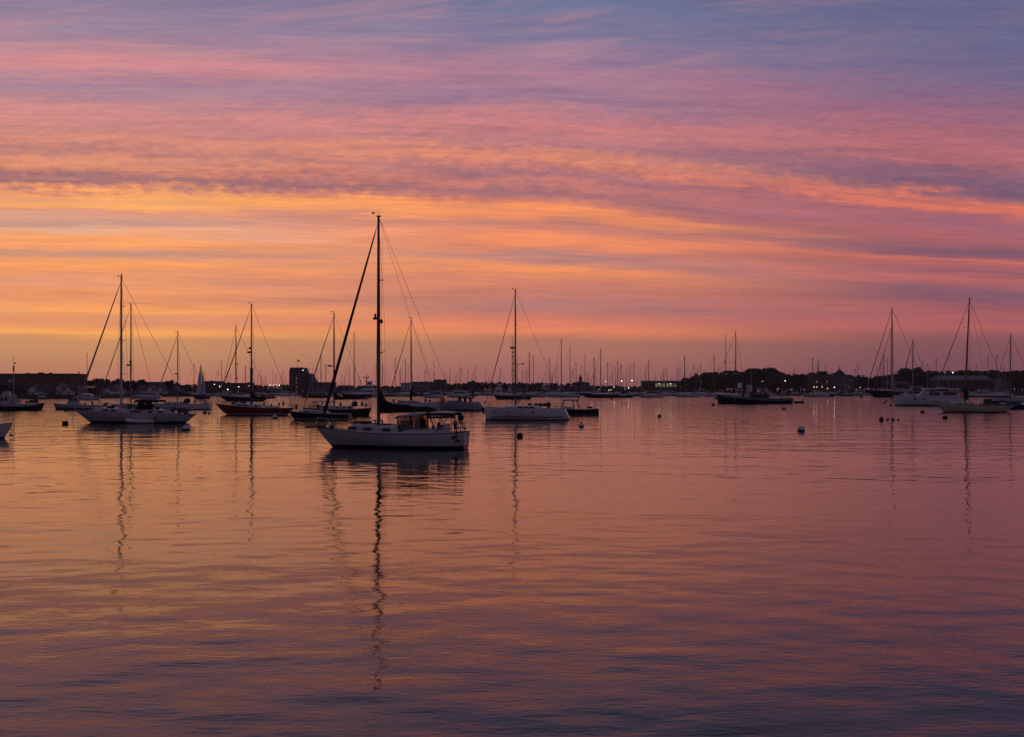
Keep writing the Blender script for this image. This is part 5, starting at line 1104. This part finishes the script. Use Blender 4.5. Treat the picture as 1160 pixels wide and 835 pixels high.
PROTO = [make_tree(11 + i, [3.6, 3.0, 4.2, 2.6, 3.8][i], 10, ['leaf_dark', 'leaf_mid', 'leaf_olive', 'leaf_dark', 'leaf_mid'][i], '', '') for i in range(5)]
used = [False] * 5
def tree(px, ytop, D, label, group, sq=1.0):
    X, Y = at(px, D); H = zat(ytop, D) - 1.2; i = rng.randrange(5); s_ = H / 9.9; sxy = s_ * sq * rng.uniform(.9, 1.2)
    if not used[i]:
        used[i] = True; o = PROTO[i]; o.location = (X, Y, 1.2); o.scale = (sxy, sxy, s_); o.rotation_euler = (0, 0, rng.uniform(0, 6.28)); o['label'] = label
    else: o = dup(PROTO[i], (X, Y, 1.2), rng.uniform(0, 6.28), (sxy, sxy, s_), label)
    o['group'] = group
SKY = [(-20, 30, 433, 436, 560, 'dark round tree crowded against the foot of the brick block', 7, 1.2), (56, 100, 440, 440, 570, 'low bushy tree between the gabled cottages', 9, 1.4), (110, 165, 428.5, 430, 660, 'dark tree in the grove behind the white yacht mast', 5.5, 1.25), (166, 186, 436, 435, 720, 'bushy tree in front of the dark roofed boat shed', 6, 1.3),
       (190, 206, 430, 432, 690, 'tree standing behind the large gabled cottage', 5, 1.2), (207, 232, 435, 437, 720, 'low tree between the large cottage and the wharf building', 5, 1.3), (285, 304, 435.5, 437, 800, 'round dark tree right of the long wharf building', 5, 1.2), (322, 327, 438, 438, 830, 'bush at the left foot of the hotel', 4, 1.3), (398, 452, 441, 440.5, 985, 'low shore bush behind the superyacht', 8, 1.6),
       (506, 530, 434, 433, 960, 'tree in the low row right of the flat topped block', 4.5, 1.3), (530, 572, 430.5, 433, 955, 'tree in the rounded clump left of the modern sloop mast', 5, 1.3), (572, 645, 432.5, 434, 960, 'tree in the long low row behind the modern sloop', 5, 1.3), (668, 730, 438, 436.5, 980, 'low tree on the lamp lit shore', 6, 1.5), (774, 790, 428, 425.5, 900, 'tree at the left foot of the wooded hill', 4.5, 1.2),
       (788, 802, 422, 424, 900, 'pointed tree standing proud left of the wooded hill', 6, .9), (800, 852, 421, 418.5, 880, 'dark tree on the left shoulder of the wooded hill', 5, 1.2), (850, 880, 416.5, 415.5, 870, 'tall tree on the crest of the wooded hill', 5, 1.15), (878, 922, 421, 424, 860, 'dark tree on the right shoulder of the wooded hill', 5, 1.2), (800, 915, 430, 431, 850, 'lower tree along the front of the wooded hill', 7, 1.4),
       (966, 1000, 424.5, 427, 850, 'tree between the cupola house and the tall dark yacht', 5, 1.2), (1000, 1024, 424, 421.5, 850, 'tree behind the forestay of the tall dark yacht', 5, 1.2), (1026, 1043, 415.5, 415.5, 860, 'tall tree rising above the right tree line', 5, 1.1), (1042, 1175, 419.5, 418.5, 870, 'tree in the even tree line behind the right sheds', 5, 1.25), (1130, 1175, 427, 427, 800, 'lower tree in front of the right tree line', 7, 1.3)]
for x0, x1, y0, y1, D, lab, step, sq in SKY:
    x = x0
    while x <= x1:
        t_ = (x - x0) / max(1, x1 - x0); tree(x, y0 + (y1 - y0) * t_ + rng.uniform(-.6, 1.6), D + rng.uniform(-12, 25), lab, 'trees: ' + lab.split(' ', 1)[1] if False else lab.replace('tree in', 'trees in'), sq); x += step * rng.uniform(.8, 1.25)
# woods on the rising ground beyond, where no single tree can be told apart
fw = MB(); r = random.Random(5)
for i in range(9000):
    px = r.uniform(-500, 1700); D = r.uniform(1000, 1150)
    top = 437.2 + 1.2 * math.sin(px * .02) + .8 * math.sin(px * .071)
    if px > 760: top -= min(12.5, (px - 760) * .07) * (1 if px < 1010 else 1)
    zt = max(3, zat(top, D)); z = 1.5 + (zt - 1.5) * r.random() ** .7; X, Y = at(px, D)
    a = Vector((r.gauss(0, 1), r.gauss(0, 1), r.gauss(0, 1))).normalized(); d = a.orthogonal().normalized(); e = a.cross(d); s_ = r.uniform(.8, 2.2); p_ = Vector((X, Y, z)); o = len(fw.v)
    fw.v += [tuple(p_ - d * s_), tuple(p_ + e * s_), tuple(p_ + d * s_), tuple(p_ - e * s_)]; fw.f.append([o, o + 1, o + 2, o + 3]); fw.m.append(0); fw.sm.append(False)
struct(fw._link('far_woods', ['leaf_dark'], None, None), 'stuff')

# ------------------------------------------------------------------ lamps along the shore
def lamp(px, py, D, label, warm=False, r=.40):
    X, Y = at(px, D); z = zat(py, D); t = thing('lamp_post', label, 'lamp', (X, Y, .8), 0, 'lamps along the shore'); h = max(1.0, z - .8)
    q = MB(); q.tube([(0, 0, 0), (0, 0, h * .6), (0, 0, h - r * .8)], [.12, .09, .07], 6); q.build('post', 'dark_alloy', t)
    q = MB(); q.ball((0, 0, h), r, 10, 7); q.build('lamp_globe', 'lamp_warm' if warm else 'lamp_white', t)
LAMPS = [(80, 434.2, 594, 'bright lamp at the corner of the brick block', 0, .32), (243, 435.5, 725, 'white lamp on the wharf building behind the white sails', 0, .26), (248.8, 437.8, 725, 'white lamp between the two wharf buildings', 0, .30), (258, 441.3, 725, 'brightest lamp before the long wharf building', 0, .4), (270.5, 438.2, 728, 'lamp before the right half of the long wharf building', 0, .28), (282, 437, 728, 'lamp at the right end of the long wharf building', 1, .26),
         (306, 436.2, 828, 'first of four white lamps over the dock shed', 0, .34), (309.5, 436.2, 828, 'second of four white lamps over the dock shed', 0, .34), (312.8, 436.2, 828, 'third of four white lamps over the dock shed', 0, .34), (316.2, 436.4, 828, 'fourth and brightest of the white lamps over the dock shed', 0, .42),
         (343, 419.5, 838, 'floodlight on the right shoulder of the hotel', 0, .3), (704.2, 431.5, 931, 'larger of two bright white lamps above the low shore', 0, .55), (716, 431.2, 931, 'smaller of two bright white lamps above the low shore', 0, .45), (686.5, 432.2, 931, 'faint white lamp above the low shore', 0, .28), (695.8, 438.6, 931, 'white lamp above the yellow lamps on the low shore', 0, .3), (712, 439.7, 931, 'white lamp just left of the lit hall', 0, .36),
         (689.7, 442.2, 925, 'left yellow lamp at the water edge of the low shore', 1, .42), (692, 441.6, 925, 'right yellow lamp at the water edge of the low shore', 1, .34), (746.5, 434.8, 924, 'left round light on the lit hall', 0, .36), (759.5, 434.8, 924, 'right round light on the lit hall', 0, .34), (863.5, 431.8, 840, 'pale light among the trees at the hill crest', 0, .16), (889.5, 431.5, 835, 'white lamp at the right foot of the wooded hill', 0, .34), (842.5, 431, 840, 'pale lamp behind the workboat funnels', 0, .2),
         (922.2, 438.6, 822, 'left yellow lamp before the inn', 1, .40), (925.2, 438.4, 822, 'second yellow lamp before the inn', 1, .36), (937.5, 440.2, 822, 'lowest yellow lamp before the inn', 1, .42), (931.5, 438.8, 822, 'dim lamp in the middle of the inn front', 0, .2), (945.2, 438.8, 822, 'pale lamp between the inn and the cupola house', 0, .36), (974.5, 438.6, 822, 'reddish lamp right of the cupola house', 1, .28), (1021.5, 433.3, 790, 'yellow lamp behind the cabin cruiser bow', 1, .3), (1079.3, 422.3, 780, 'white lamp high over the long pale shed', 0, .34), (818, 437, 850, 'pale lamp left of the workboat wheelhouse', 0, .18)]
for px, py, D, lab, warm, r_ in LAMPS: lamp(px, py, D, lab, bool(warm), r_ * .6)

# ------------------------------------------------------------------ evening haze over the harbour
hz = bpy.data.materials.new('haze'); hz.use_nodes = True; T = NT(hz.node_tree); T.n.clear(); MAT['haze'] = hz
pv = T.new('ShaderNodeVolumePrincipled'); pv.inputs['Color'].default_value = (.95, .88, .92, 1); pv.inputs['Density'].default_value = .00009; pv.inputs['Anisotropy'].default_value = .2
T.l.new(pv.outputs[0], T.new('ShaderNodeOutputMaterial').inputs['Volume'])
hb = MB(); hb.box((0, 1030, 26.5), (5400, 2240, 59)); struct(hb.build('haze', 'haze'), 'stuff')
